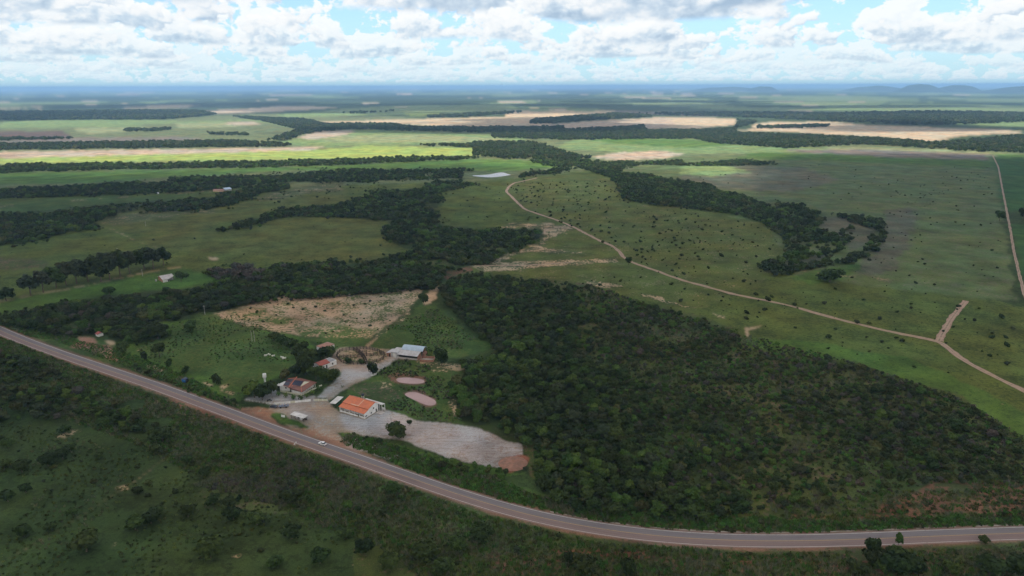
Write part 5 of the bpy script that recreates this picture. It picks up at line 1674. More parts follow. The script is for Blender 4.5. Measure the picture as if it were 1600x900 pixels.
# yard trees between the houses
for px, py, w, h, k, lb in [
        (428, 533, 20, 13, 'tree0', 'dark tree at the lower left corner of the bare paddock'), (441, 538, 20, 14, 'round', 'dark tree second along the hedge above the tile-roofed shed'),
        (455, 546, 24, 17, 'tree0', 'dark tree third along the hedge running down to the shed'), (470, 556, 28, 21, 'round', 'big dark tree left of the tile-roofed shed'),
        (485, 566, 26, 22, 'tree1', 'dense tree between the shed and the white red-roofed house'), (503, 561, 26, 18, 'tree0', 'dark tree just in front of the tile-roofed shed'),
        (515, 558, 22, 16, 'round', 'dark tree right of the one in front of the shed'), (478, 585, 34, 34, 'round', 'tallest dark tree behind the solar-panelled house'),
        (462, 590, 24, 18, 'tree3', 'leafy tree behind the left end of the solar roof'), (494, 593, 26, 22, 'tree0', 'dark tree below the white red-roofed house'),
        (508, 596, 24, 18, 'tree1', 'dark tree below the door of the white red-roofed house'), (446, 594, 20, 14, 'tree2', 'low tree between the water tower and the solar house'),
        (418, 608, 18, 9, 'tree0', 'tree at the foot of the white water tower'), (398, 621, 32, 24, 'tree4', 'bright green tree leftmost of the clump beside the yard'),
        (410, 625, 30, 22, 'tree3', 'lush round tree in the clump left of the row of palms'), (424, 616, 26, 20, 'tree0', 'dark tree at the right of the clump beside the yard'),
        (388, 619, 20, 16, 'tree1', 'small dark tree at the left tip of the yard clump')]:
    solo(k, px, py, w, lb, h)
# the tall row behind the old house
for px, py, w, h, k in [(10, 470, 24, 22, 'euc1'), (48, 462, 30, 34, 'euc0'), (68, 457, 26, 36, 'euc0'), (88, 450, 28, 38, 'euc1'), (104, 446, 26, 40, 'euc0'), (120, 444, 26, 40, 'euc0'), (138, 440, 26, 40, 'euc1'),
                        (158, 440, 30, 44, 'euc1'), (172, 437, 30, 46, 'euc0'), (188, 432, 28, 46, 'euc1'), (203, 428, 24, 38, 'euc0'), (226, 420, 26, 36, 'euc1'), (240, 420, 26, 34, 'euc0'), (256, 415, 20, 32, 'euc1')]:
    i_ = int(px / 20)
    x_, y_, z_ = G(px, py)
    scm = FPX / (y_ * math.cos(PITCH) + CAM_H * math.sin(PITCH))
    make_tree(k, (x_, y_, z_), random.uniform(0, 6), (w / scm / 6.6, w / scm / 6.6, h / scm / 12.4), 'tall_tree',
              'isolated tall tree at the left edge behind the sandy lane' if px < 40 else
              'tall dark tree in the right-hand clump behind the old grey-roofed house' if px > 215 else 'tall dark tree in the long row behind the sandy lane', 'tree', None if px < 40 else 'tall trees behind the old house clump' if px > 215 else 'tall trees in the row behind the sandy lane')

# bushes of the shaded foreground pasture
for px, py, w, where in [(216, 772, 20, 'near the sandy footpath'), (329, 872, 48, 'the largest, low in the middle'), (211, 828, 34, ''), (236, 818, 34, ''), (246, 806, 24, ''), (135, 862, 50, 'second largest, lower left'), (255, 690, 36, 'big and dark near the roadside thicket'),
                         (242, 684, 22, ''), (198, 676, 16, ''), (159, 648, 26, ''), (101, 678, 22, 'behind a bare patch'), (38, 838, 28, ''), (35, 738, 30, ''), (76, 728, 30, ''), (98, 718, 28, ''), (110, 706, 18, ''), (7, 734, 26, 'at the left edge'), (41, 770, 22, ''),
                         (13, 784, 28, ''), (155, 716, 16, ''), (356, 716, 26, ''), (294, 808, 28, ''), (365, 812, 32, ''), (294, 724, 20, ''), (321, 744, 22, ''), (402, 820, 34, ''), (456, 786, 36, 'dark among the grey weeds'),
                         (456, 842, 34, ''), (115, 806, 20, ''), (81, 830, 22, ''), (358, 792, 24, ''), (333, 788, 24, ''), (243, 708, 22, ''), (162, 668, 24, ''), (13, 700, 22, ''), (665, 876, 46, 'rounded and bright green at the bottom'), (752, 846, 40, ''), (608, 890, 40, ''),
                         (716, 862, 36, ''), (692, 896, 40, ''), (914, 898, 44, ''), (1378, 890, 40, ''), (1400, 898, 50, ''), (1426, 893, 46, ''), (1340, 898, 36, ''), (1398, 872, 30, ''), (1545, 898, 46, ''), (1590, 895, 44, ''), (570, 864, 34, ''), (540, 842, 30, ''), (500, 880, 36, ''), (430, 886, 30, '')]:
    side = 'left foreground pasture' if px < 480 else ('bottom middle below the highway' if px < 1200 else 'bottom right below the highway')
    lb = ('dark bush in the %s, %s' % (side, where)) if where else 'dark leafy bush in the %s' % side
    solo(random.choice(['round', 'tree1', 'tree0', 'tree1']), px, py, w, lb, w * 0.62, 'bush', 'bush', None if where else 'bushes of the ' + side)


# ------------------------------------------------------------------ palms in front of the solar house
def palm_parts():
    tr = MB()
    tr.bar((0, 0, -0.2), (0.05, 0, 1.0), 0.22, 0.15, 8); tr.bar((0.05, 0, 1.0), (0.02, 0, 1.9), 0.15, 0.12, 8)
    tm = tr.mesh('palm_trunk', 'bark')
    vs = []; fs = []
    g = random.Random(5)
    for i in range(15):
        a = i * 2.4; el = 1.15 - 0.11 * i
        L_ = 2.0; px_, pz_, ang = 0.0, 1.85, el
        pts = []
        for k in range(6):
            pts.append((px_, pz_)); px_ += math.cos(ang) * L_ / 5; pz_ += math.sin(ang) * L_ / 5; ang -= 0.34
        ca, sa = math.cos(a), math.sin(a)
        for k in range(5):
            for sd in (1, -1):
                w0 = 0.10 + 0.26 * math.sin(math.pi * (k + .3) / 5.6); w1 = 0.10 + 0.26 * math.sin(math.pi * (k + 1.2) / 5.6)
                o = len(vs)
                for (r_, z_), w_ in ((pts[k], w0), (pts[k + 1], w1)):
                    vs.append((ca * r_, sa * r_, z_)); vs.append((ca * r_ - sa * w_ * sd, sa * r_ + ca * w_ * sd, z_ - w_ * 0.45))
                fs.append((o, o + 1, o + 3, o + 2))
    me = bpy.data.meshes.new('palm_fronds'); me.from_pydata(vs, [], fs); me.materials.append(MATS['leaves_fresh'])
    return tm, me


PT, PF = palm_parts()
for i, (px, py, lb) in enumerate([(435.3, 618.5, 'small palm farthest left in the row before the solar house'), (446.9, 621, 'small palm second from the left in the row'), (458.6, 624, 'small palm third from the left, near the white wall'),
                                  (470, 625, 'small palm at the corner of the row, nearest the white wall'), (479.4, 621, 'small palm just right of the corner of the row'), (488.4, 616, 'small palm beside the farm lane, second from the right end'),
                                  (497.5, 610, 'small palm farthest right, at the far end of the row')]):
    x_, y_, z_ = G(px, py)
    o = empty('palm_tree', (x_, y_, z_), i * 1.3, lb, 'palm', 'palms in front of the solar house')
    k = 0.92 + 0.05 * (i % 4); o.scale = (k, k, k)
    for nm, me in (('trunk', PT), ('fronds', PF)):
        c = bpy.data.objects.new(nm, me); COL.objects.link(c); c.parent = o


# ------------------------------------------------------------------ buildings
def window(parent, x, y, z, w, h, side, mat='blue_glass', fr='white_paint', name='window'):
    """side: 'f' faces -y at plane y, 'r' faces +x at plane x, 'l' faces -x"""
    f = MB(); p = MB(); e = 0.06
    if side == 'f':
        f.box(x - w / 2 - e, x + w / 2 + e, y - 0.05, y - 0.003, z - e, z + h + e)
        p.box(x - w / 2, x + w / 2, y - 0.07, y - 0.051, z, z + h)
    else:
        s = 1 if side == 'r' else -1
        xa, xb = sorted((x + s * 0.003, x + s * 0.05)); xc, xd = sorted((x + s * 0.051, x + s * 0.07))
        f.box(xa, xb, y - w / 2 - e, y + w / 2 + e, z - e, z + h + e)
        p.box(xc, xd, y - w / 2, y + w / 2, z, z + h)
    o = f.build(name, fr, parent)
    p.build('pane' if name == 'window' else 'leaf', mat, o)
    return o


def orange_house():
    o, a, L = frame((531, 643.5), (570, 655))
    t = empty('farm_shop', o, a, 'white house with a long bright orange tile roof and a pillared veranda', 'house')
    L = 17.1; D = 10.8
    MB().box(-0.3, L + 0.3, -0.5, D + 0.3, -0.2, 0.30).build('plinth', 'concrete_dry', t)
    # walls: the veranda is 2.2 m deep
    w = MB()
    w.box(0.15, L - 0.02, 2.2, 2.4, 0.3, 3.3)                    # front wall behind the veranda
    w.box(0.15, L - 0.02, D - 0.2, D, 0.3, 4.2)
    prof = [(0.0, 0.3), (D, 0.3), (D, 4.2), (8.6, 5.65), (0.0, 3.0)]
    w.prism(prof, L - 0.22, L, 'x')
    w.prism(prof, 0.0, 0.2, 'x')
    w.build('wall', 'white_paint', t)
    # low parapet and pillars of the veranda
    n = 6
    for k in range(n):
        x0 = 0.2 + k * (L - 0.6) / (n - 1)
        MB().box(x0 - 0.0, x0 + 0.28, 0.0, 0.28, 0.3, 3.2).build('pillar', 'white_paint', t)
    for k in range(n - 1):
        x0 = 0.48 + k * (L - 0.6) / (n - 1); x1 = 0.2 + (k + 1) * (L - 0.6) / (n - 1)
        if k == 3: x1 -= 1.1
        MB().box(x0 + .003, x1 - .003, 0.06, 0.2, 0.3, 1.05).build('parapet', 'white_paint', t)
    MB().box(0.48, L - 0.25, 0.05, 0.22, 2.95, 3.18).build('lintel', 'white_paint', t)
    for k, xw in enumerate((1.8, 5.2, 8.4, 14.6)):
        window(t, xw, 2.2, 1.2, 1.5, 1.1, 'f')
    window(t, 11.6, 2.2, 0.32, 1.0, 2.1, 'f', 'dark_opening', name='door')
    window(t, L, 7.2, 2.7, 0.9, 0.9, 'r'); window(t, L, 5.2, 0.9, 1.0, 0.8, 'r'); window(t, L, 1.2, 0.9, 1.3, 0.7, 'r'); window(t, L, 9.2, 0.35, 0.9, 1.6, 'r', 'dark_opening', name='door')
    # two-step front slope and short back slope
    lo = MB().slab([(-0.4, -0.3, 3.1), (L + 0.12, -0.3, 3.1), (L + 0.12, 3.3, 4.1), (-0.4, 3.3, 4.1)], 0.12).build('roof', 'tile_orange', t)
    hi = MB().slab([(-0.4, 2.9, 4.3), (L + 0.12, 2.9, 4.3), (L + 0.12, 8.6, 6.0), (-0.4, 8.6, 6.0)], 0.14).build('roof', 'tile_orange', t)
    MB().slab([(-0.4, 8.62, 5.98), (L + 0.12, 8.62, 5.98), (L + 0.12, D + 0.6, 4.55), (-0.4, D + 0.6, 4.55)], 0.12).build('roof', 'tile_orange', t)
    MB().box(-0.3, L, 2.95, 3.05, 3.9, 4.2).build('roof_step', 'dark_opening', t)  # near-black face paints in the shade below the upper roof edge
    r = MB(); r.bar((-0.4, 8.6, 6.02), (L + 0.12, 8.6, 6.02), 0.13, n=8); r.build('ridge', 'tile_old', hi)
    # pale flashing in an L on the upper slope
    f = MB()
    f.slab([(5.0, 3.15, 4.41), (9.8, 3.15, 4.41), (9.8, 3.6, 4.55), (5.0, 3.6, 4.55)], 0.06)
    f.slab([(9.8, 3.15, 4.41), (10.25, 3.15, 4.41), (10.25, 8.3, 5.95), (9.8, 8.3, 5.95)], 0.06)
    f.build('flashing', 'peach_trim', t)
    # lean-to behind, sticking out to the right
    MB().slab([(6.2, D + 0.7, 3.75), (L + 2.0, D + 0.7, 3.6), (L + 2.0, D + 3.4, 3.25), (6.2, D + 3.4, 3.4)], 0.12).build('back_roof', 'pale_sheet', t)
    MB().box(8, L - 1.4, D + 2.9, D + 3.1, 0, 3.1).build('back_wall', 'white_paint', t)
    for x_, y_ in ((L + 1.8, D + 0.9), (L + 1.8, D + 3.2), (L + 0.3, D + 0.9)):
        MB().box(x_ - .1, x_ + .1, y_ - .1, y_ + .1, 0, 3.2).build('post', 'white_paint', t)
    MB().box(L + 0.4, L + 2.6, D + 2.4, D + 2.6, 0, 1.2).build('counter', 'white_paint', t)
    MB().box(L + 0.35, L + 4.2, D - 2.8, D + 0.5, -0.1, 0.12).build('paving', 'fibre_sheet', t)
    # dark water tank on its stand behind the ridge
    s = empty('roof_tank', (0, 0, 0), 0, 'dark blue water tank on a white stand behind the orange roof', 'water tank')
    ca, sa = math.cos(a), math.sin(a)
    s.location = (o.x + ca * 5.4 - sa * (D + 1.6), o.y + sa * 5.4 + ca * (D + 1.6), 0)
    for dx_ in (-.5, .5):
        for dy_ in (-.5, .5):
            MB().bar((dx_, dy_, 0), (dx_, dy_, 5.4), 0.09, n=6).build('leg', 'white_paint', s)
    MB().lathe([(0.62, 5.4), (0.78, 6.3), (0.8, 6.4), (0.5, 6.6), (0.15, 6.68)], 16).build('tank', 'car_navy', s)


orange_house()


def solar_house():
    o, a, L = frame((449, 610), (472, 616.5))
    t = empty('ranch_house', o, a, 'low white house with dark solar panels on its red-brown tile roof', 'house')
    ca, sa = math.cos(a), math.sin(a)

    def lp(zx, zy, z):
        """local point at height z that the photograph shows at a zoomed pixel"""
        x_, y_ = flat(420 + zx / 16.0, 580 + zy / 16.0, z)
        dx_, dy_ = float(x_) - o.x, float(y_) - o.y
        return Vector((ca * dx_ + sa * dy_, -sa * dx_ + ca * dy_, z))

    def plane(name, pts, mat, th=0.12, parent=t):
        return MB().slab([lp(*p) for p in pts], th).build(name, mat, parent)
    A1, B1 = (350, 358, 2.9), (478, 186, 2.9)
    R1, R2 = (500, 400, 3.75), (694, 160, 3.75)
    C1, C2 = (782, 384, 3.15), (880, 250, 3.15)
    left = plane('roof', [A1, R1, R2, B1], 'tile_brown')
    right = plane('roof', [R1, C1, C2, R2], 'tile_brown')
    plane('roof', [(525, 445, 2.5), (822, 522, 2.5), (800, 394, 3.12), (508, 408, 3.6)], 'tile_brown')
    plane('roof', [(830, 524, 2.5), (1196, 280, 2.5), (1030, 264, 3.12), (806, 394, 3.12)], 'tile_brown')
    plane('roof', [(704, 170, 3.6), (886, 248, 3.1), (1030, 258, 3.05), (1196, 274, 2.5), (800, 172, 3.3)], 'tile_brown')
    plane('flashing', [(790, 386, 3.2), (886, 254, 3.2), (1022, 262, 3.2)], 'cream_paint', 0.05)
    r = MB()
    for p, q, w_ in (((488, 412, 3.8), (704, 140, 3.8), 0.2), ((804, 392, 3.2), (826, 520, 2.6), 0.14), ((545, 428, 3.2), (596, 350, 3.75), 0.14), ((480, 182, 3.0), (700, 160, 3.8), 0.1), ((804, 392, 3.22), (1028, 262, 3.22), 0.1)):
        r.bar(lp(*p), lp(*q), w_, n=7)
    r.build('ridge', 'tile_orange', t)

    # solar modules, laid one by one over four groups
    def panels(c00, c10, c11, c01, nu, nv, z4_):
        P4 = [lp(c[0], c[1], z) + Vector((0, 0, 0.16)) for c, z in zip((c00, c10, c11, c01), z4_)]
        f = lambda u, v: (P4[0] * (1 - u) + P4[1] * u) * (1 - v) + (P4[3] * (1 - u) + P4[2] * u) * v
        for i in range(nu):
            for j in range(nv):
                u0, u1 = (i + 0.03) / nu, (i + 0.97) / nu; v0, v1 = (j + 0.02) / nv, (j + 0.98) / nv
                MB().slab([f(u0, v0), f(u1, v0), f(u1, v1), f(u0, v1)], 0.05).build('solar_panel', 'solar_cell', t)
    panels((368, 352), (488, 358), (534, 286), (418, 268), 4, 3, (2.95, 3.6, 3.62, 2.98))
    panels((434, 256), (542, 272), (606, 210), (484, 198), 4, 3, (2.98, 3.62, 3.66, 3.0))
    panels((572, 336), (780, 372), (866, 258), (640, 222), 5, 4, (3.6, 3.2, 3.22, 3.66))
    panels((562, 432), (690, 458), (722, 394), (606, 368), 4, 2, (2.75, 2.75, 3.12, 3.3))
    # walls under the eaves
    def wall(pts, z0, z1, mat, name, th=0.18):
        q = [lp(x_, y_, z1) for x_, y_ in pts]
        for p0, p1 in zip(q[:-1], q[1:]):
            d = (p1 - p0).to_2d().normalized(); n_ = Vector((-d.y, d.x, 0)) * th
            e = [Vector((p.x, p.y, z1)) for p in (p0, p1)]
            MB().slab([e[0], e[1], e[1] + n_, e[0] + n_], z1 - z0).build(name, mat, t)
    wall([(560, 436), (790, 492), (1120, 286), (690, 230), (430, 330)], 0.0, 2.42, 'white_paint', 'wall')
    # white annex with a raised gable at the left front
    fr = [lp(290, 476, 0.0), lp(532, 500, 0.0)]
    d = (fr[1] - fr[0]); ln = d.to_2d().length; d.normalize(); n_ = Vector((-d.y, d.x, 0))
    prof = [(0, 0), (1, 0), (1, 1.55), (0.80, 2.45), (0.62, 2.95), (0.30, 3.0), (0, 2.75)]
    vs = [fr[0] + d * (u * ln) + Vector((0, 0, z)) for u, z in prof]
    n7 = len(prof)
    MB().add(vs + [v + n_ * 0.2 for v in vs], [tuple(range(n7)), tuple(range(2 * n7 - 1, n7 - 1, -1))] + [(k, n7 + k, n7 + (k + 1) % n7, (k + 1) % n7) for k in range(n7)]).build('annex_wall', 'white_paint', t)
    c = fr[0] + d * (ln * 0.60) - n_ * 0.03
    MB().slab([c + Vector((0, 0, 2.3)) - d * .5, c + Vector((0, 0, 2.3)) + d * .5, c + Vector((0, 0, 2.3)) + d * .5 + n_ * .02, c + Vector((0, 0, 2.3)) - d * .5 + n_ * .02], 0.9).build('window', 'dark_opening', t)
    MB().slab([fr[0], fr[0] + n_ * 5, fr[0] + n_ * 5 - d * .18, fr[0] - d * .18], -2.6).build('side_wall', 'white_paint', t)
    plane('annex_roof', [(172, 352, 2.6), (285, 372, 2.7), (345, 352, 2.7), (432, 256, 2.7), (400, 250, 2.6)], 'pale_sheet', 0.1)
    for p in ((176, 356), (240, 300), (395, 256)):
        q = lp(p[0], p[1], 2.55); MB().bar((q.x, q.y, 0), (q.x, q.y, 2.55), 0.1).build('carport_post', 'white_paint', t)
    q = lp(262, 440, 0.0)
    MB().box(q.x - 2.6, q.x + .2, q.y + 1.0, q.y + 3.4, 0, 1.5).build('carport_shade', 'dark_opening', t)  # near-black block standing in for the shade under the carport roof
    # veranda pillars under the front and right eaves
    for k in range(5):
        u = (k + .1) / 4.3
        q = lp(600 + u * 220, 462 + u * 52, 2.45); MB().box(q.x - .1, q.x + .1, q.y - .1, q.y + .1, 0, 2.42).build('pillar', 'white_paint', t)
    for k in range(6):
        u = (k + .5) / 6
        q = lp(830 + u * 350, 514 - u * 232, 2.45); MB().box(q.x - .1, q.x + .1, q.y - .1, q.y + .1, 0, 2.42).build('pillar', 'white_paint', t)
    # low cream garden wall with a pale path inside it
    for pa, pb, wd in (((438, 612.2), (471, 618.0), 'front'), ((471, 618.0), (503, 603.0), 'right')):
        o2, a2, L2 = frame(pa, pb)
        g = empty('garden_wall', o2, a2, 'low cream garden wall along the %s side of the solar house' % wd, 'wall')
        MB().box(0, L2, -0.08, 0.08, 0, 0.9).build('panel', 'cream_paint', g)
        MB().box(0, L2, 0.1, 1.7, 0, 0.06).build('footpath', 'cream_paint', g)


solar_house()


def white_house():
    o, a, L = frame((500.7, 579.0), (525.5, 569.5))
    t = empty('farm_house', o, a, 'long narrow white house, red tiles on one half and flat grey roof on the other', 'house')
    L = 12.2; D = 6.6; m_ = 7.2
    w = MB(); w.box(0, L, 0, 0.2, 0, 3.0); w.box(0, L, D - 0.2, D, 0, 3.0); w.box(L - .2, L, 0.201, D - .201, 0, 3.0)
    w.prism([(0.0, 0), (D, 0), (D, 2.6), (D * 0.5, 4.1), (0.0, 2.9)], 0.003, 0.2, 'x'); w.build('wall', 'white_paint', t)
    MB().slab([(-0.4, -0.4, 2.95), (m_, -0.4, 2.95), (m_, D / 2, 4.4), (-0.4, D / 2, 4.4)], 0.14).build('roof', 'tile_red', t)
    MB().slab([(-0.4, D / 2, 4.4), (m_, D / 2, 4.4), (m_, D + .4, 2.9), (-0.4, D + .4, 2.9)], 0.14).build('roof', 'tile_red', t)
    MB().slab([(m_ + .003, 0.25, 3.0), (L - .22, 0.25, 3.0), (L - .22, D - .25, 2.9), (m_ + .003, D - .25, 2.9)], 0.1).build('flat_roof', 'metal_grey', t)
    MB().box(-2.4, 0, 1.0, D - 0.6, 0, 2.0).build('side_room', 'grey_plaster', t)
    MB().slab([(-2.6, 0.8, 2.1), (0, 0.8, 2.5), (0, D - .4, 2.5), (-2.6, D - .4, 2.1)], 0.1).build('side_roof', 'metal_grey', t)
    window(t, 4.7, 0, 0.05, 1.0, 2.1, 'f', 'dark_opening', name='door'); window(t, 9.2, 0, 0.9, 1.0, 1.2, 'f', 'dark_opening')
    window(t, 2.6, 0, 0.05, 0.9, 2.0, 'f', 'dark_opening', name='door')


def tile_shed():
    o, a, L = frame((494, 546), (506, 550))
    t = empty('tile_roofed_shed', o, a, 'small shed under a faded orange hipped roof with holes beside the corral', 'shed')
    L = 7.6; D = 9.5
    MB().box(0.3, L - .3, 0.3, D - .3, 0, 2.4).build('wall', 'white_paint', t)
    e = 2.4; r = 3.7
    MB().slab([(0, 0, e), (L, 0, e), (L / 2, 3.4, r)], 0.1).build('roof', 'tile_old', t)
    MB().slab([(L, 0, e), (L, D, e), (L / 2, D - 3.4, r), (L / 2, 3.4, r)], 0.1).build('roof', 'tile_old', t)
    MB().slab([(L, D, e), (0, D, e), (L / 2, D - 3.4, r)], 0.1).build('roof', 'tile_old', t)
    MB().slab([(0, D, e), (0, 0, e), (L / 2, 3.4, r), (L / 2, D - 3.4, r)], 0.1).build('roof', 'tile_old', t)
    h = MB()
    h.slab([(1.2, 4.5, 2.92), (1.9, 4.5, 3.16), (1.9, 5.5, 3.16), (1.2, 5.5, 2.92)], 0.03); h.slab([(1.0, 1.9, 2.86), (1.5, 1.9, 3.03), (1.5, 2.5, 3.03), (1.0, 2.5, 2.86)], 0.03)
    h.build('roof_hole', 'dark_opening', t)
    window(t, L - .3, 5, 1, 1.2, 1.0, 'r', 'dark_opening')


def barn():
    o, a, L = frame((621.5, 559.5), (652, 563.0))
    t = empty('barn', o, a, 'farm barn with an arched pale blue metal roof and a lean-to in front', 'barn')
    L = 13.4; D = 12.5
    # lean-to
    MB().slab([(-0.2, -0.3, 2.6), (L + .3, -0.3, 2.6), (L + .3, 5.4, 3.9), (-0.2, 5.4, 3.9)], 0.08).build('lean_to_roof', 'metal_pale', t)
    MB().box(0, L, 0.0, 0.15, 0, 1.0).build('front_wall', 'fibre_sheet', t)
    MB().box(0.1, L - .1, 1.6, 1.75, 0, 2.5).build('inner_wall', 'dark_opening', t)  # near-black sheet, painted shade for the space under the lean-to
    for k in range(5):
        MB().box(k * (L - .2) / 4, k * (L - .2) / 4 + .2, 0.16, 0.34, 0, 2.55).build('post', 'dark_wood', t)
    MB().prism([(0, 0), (5.3, 0), (5.3, 3.7), (1.5, 2.7), (0.16, 1.1)], L, L + .15, 'x').build('end_wall', 'brick_wall', t)
    # arched roof
    n = 10; y0, y1 = 5.2, D + 0.6; zb = 4.0; rise = 2.3
    pr = [(y0 + (y1 - y0) * k / n, zb + rise * math.sin(math.pi * (0.08 + 0.84 * k / n)) - rise * math.sin(math.pi * .08)) for k in range(n + 1)]
    vs = []; fs = []
    x0, x1 = 0.2, L + 1.6
    for x_ in (x0, x1):
        for dz_ in (0, -0.06):
            for y_, z_ in pr: vs.append((x_, y_, z_ + dz_))
    m1 = n + 1
    for k in range(n):
        fs.append((k, k + 2 * m1, k + 1 + 2 * m1, k + 1)); fs.append((k + m1, k + 1 + m1, k + 1 + 3 * m1, k + 3 * m1))
        fs.append((k, k + 1, k + 1 + m1, k + m1)); fs.append((k + 2 * m1, k + 3 * m1, k + 1 + 3 * m1, k + 1 + 2 * m1))
    fs.append((0, m1, 3 * m1, 2 * m1)); fs.append((n, n + 2 * m1, n + 3 * m1, n + m1))
    MB().add(vs, fs).build('arched_roof', 'metal_blue', t)
    MB().box(0.3, L, y1 - .4, y1 - .2, 0, zb - .1).build('back_wall', 'brick_wall', t)
    MB().box(0.2, L + .1, y0 + .2, y0 + .4, 3.0, zb).build('inner_wall', 'grey_plaster', t)
    for k in range(4):
        for yy in (y0 + .5, y1 - .7):
            MB().box(x0 + .2 + k * 4.6, x0 + .45 + k * 4.6, yy, yy + .22, 0, zb).build('post', 'dark_metal', t)
    MB().box(L + .3, L + 1.5, y0 + 2, y1 - 1, 0, 1.9).build('side_wall', 'brick_wall', t)
    # grey block on the left
    MB().box(-4.9, -0.25, 0.4, 6.2, 0, 3.5).build('grey_block', 'grey_plaster', t)
    MB().slab([(-5.0, 0.2, 3.62), (-0.15, 0.2, 3.62), (-0.15, 8.4, 3.8), (-4.4, 8.4, 3.8)], 0.1).build('block_roof', 'metal_pale', t)
    MB().box(-8.0, -4.91, 0.7, 5.6, 0, 2.5).build('brick_room', 'brick_wall', t)
    MB().slab([(-8.3, 0.4, 2.6), (-5.01, 0.4, 3.1), (-5.01, 7.6, 3.1), (-7.6, 7.6, 2.6)], 0.1).build('brick_room_roof', 'metal_pale', t)
    window(t, -6.0, 0.7, 0.05, 0.9, 2.1, 'f', 'dark_opening', 'brick_wall', name='door')
    MB().box(-3.4, -1.6, 0.33, 0.397, 0, 2.8).build('door', 'pale_sheet', t)
    # brick yard right of the barn
    o2, a2, L2 = frame((656, 565.5), (677, 566))
    b = empty('brick_enclosure', o2, a2, 'unplastered brick enclosure right of the barn', 'wall')
    MB().box(0, L2, 0, 0.15, 0, 1.5).build('front_wall', 'brick_wall', b); MB().box(0, 0.15, 0.153, 6, 0, 1.4).build('side_wall', 'brick_wall', b)
    MB().box(0, L2, 6.003, 6.15, 0, 1.5).build('back_wall', 'brick_wall', b); MB().box(L2 - .15, L2, 0.153, 6, 0, 1.3).build('side_wall', 'brick_wall', b)
    MB().box(0.2, L2 - .2, 0.2, 5.9, 0.0, 0.1).build('floor_slab', 'concrete_dry', b)


def old_house():
    o, a, L = frame((255, 441.5), (271, 438.5))
    t = empty('old_house', o, a, 'old house with bare brick side and grey roof alone on the far meadow', 'house')
    L = 10.0; D = 12.0
    MB().box(0, 5.2, 0, 0.2, 0, 2.6).build('front_wall', 'white_paint', t)
    w = MB(); w.prism([(0.21, 0), (D, 0), (D, 2.8), (D * .6, 4.6), (0.21, 2.6)], -0.003, 0.25, 'x'); w.build('side_wall', 'brick_wall', t)
    w = MB(); w.box(0, L, D - .2, D, 0, 2.8); w.box(L - .2, L, 4, D - .21, 0, 2.8); w.box(5.3, L - .21, 4, 4.2, 0, 2.9); w.build('wall', 'grey_plaster', t)
    MB().slab([(-0.5, -0.4, 2.65), (5.6, -0.4, 2.65), (L + .4, 3.0, 3.6), (L + .4, D * .6, 4.85), (-0.5, D * .6, 4.85)], 0.14).build('roof', 'fibre_sheet', t)
    MB().slab([(-0.5, D * .6, 4.85), (L + .4, D * .6, 4.85), (L + .4, D + .5, 2.9), (-0.5, D + .5, 2.9)], 0.14).build('roof', 'fibre_sheet', t)
    window(t, 4.5, 0, 0.05, 0.9, 2.0, 'f', 'dark_opening', name='door')
    for x_ in (5.8, 9.6): MB().box(x_, x_ + .2, 0.6, 0.8, 0, 2.8).build('post', 'bark', t)
    MB().box(-3.4, -2.2, 8.5, 9.6, 0, 1.8).build('outhouse', 'grey_plaster', t)


def small_red():
    o, a, L = frame((150, 525), (157, 527.5))
    t = empty('red_roofed_hut', o, a, 'little hut with dark red roof at the wood edge by the highway', 'hut')
    L = 3.2; D = 3.4
    MB().box(0, L, 0, D, 0, 1.7).build('wall', 'white_paint', t)
    MB().slab([(-.4, -.4, 1.75), (L + .3, -.4, 1.75), (L + .3, D * .6, 2.9), (-.4, D * .6, 2.9)], 0.12).build('roof', 'tile_red', t)
    MB().slab([(-.4, D * .6, 2.9), (L + .3, D * .6, 2.9), (L + .3, D + .3, 1.8), (-.4, D + .3, 1.8)], 0.12).build('roof', 'tile_red', t)


def far_sheds():
    o, a, L = frame((352, 298.6), (362, 297.6))
    t = empty('far_shed', o, a, 'small distant shed with a pale blue roof in front of the second tree belt', 'shed')
    MB().box(0, L, 0, 8, 0, 2.6).build('wall', 'grey_plaster', t)
    MB().slab([(-.5, -.5, 2.7), (L + .5, -.5, 2.7), (L + .5, 8.5, 4.6), (-.5, 8.5, 4.6)], 0.15).build('roof', 'metal_blue', t)
    o, a, L = frame((333, 299.5), (348, 299.5))
    t = empty('far_house', o, a, 'small distant brown house left of the pale blue shed', 'house')
    MB().box(0, L, 0, 7, 0, 2.4).build('wall', 'peach_trim', t)
    MB().slab([(-.5, -.5, 2.4), (L + .5, -.5, 2.4), (L + .5, 4, 3.8), (-.5, 4, 3.8)], 0.15).build('roof', 'tile_old', t)
    MB().slab([(-.5, 4, 3.8), (L + .5, 4, 3.8), (L + .5, 7.5, 2.4), (-.5, 7.5, 2.4)], 0.15).build('roof', 'tile_old', t)
    o, a, L = frame((245, 303.2), (247.4, 303.2))
    t = empty('white_hut', o, a, 'tiny white hut in the strip of grass before the second tree belt', 'hut')
    MB().box(0, L, 0, 2.5, 0, 2.2).build('wall', 'white_paint', t)
    MB().slab([(-.2, -.2, 2.2), (L + .2, -.2, 2.2), (L + .2, 2.8, 2.6), (-.2, 2.8, 2.6)], 0.1).build('roof', 'metal_pale', t)


white_house(); tile_shed(); barn(); old_house(); small_red(); far_sheds()


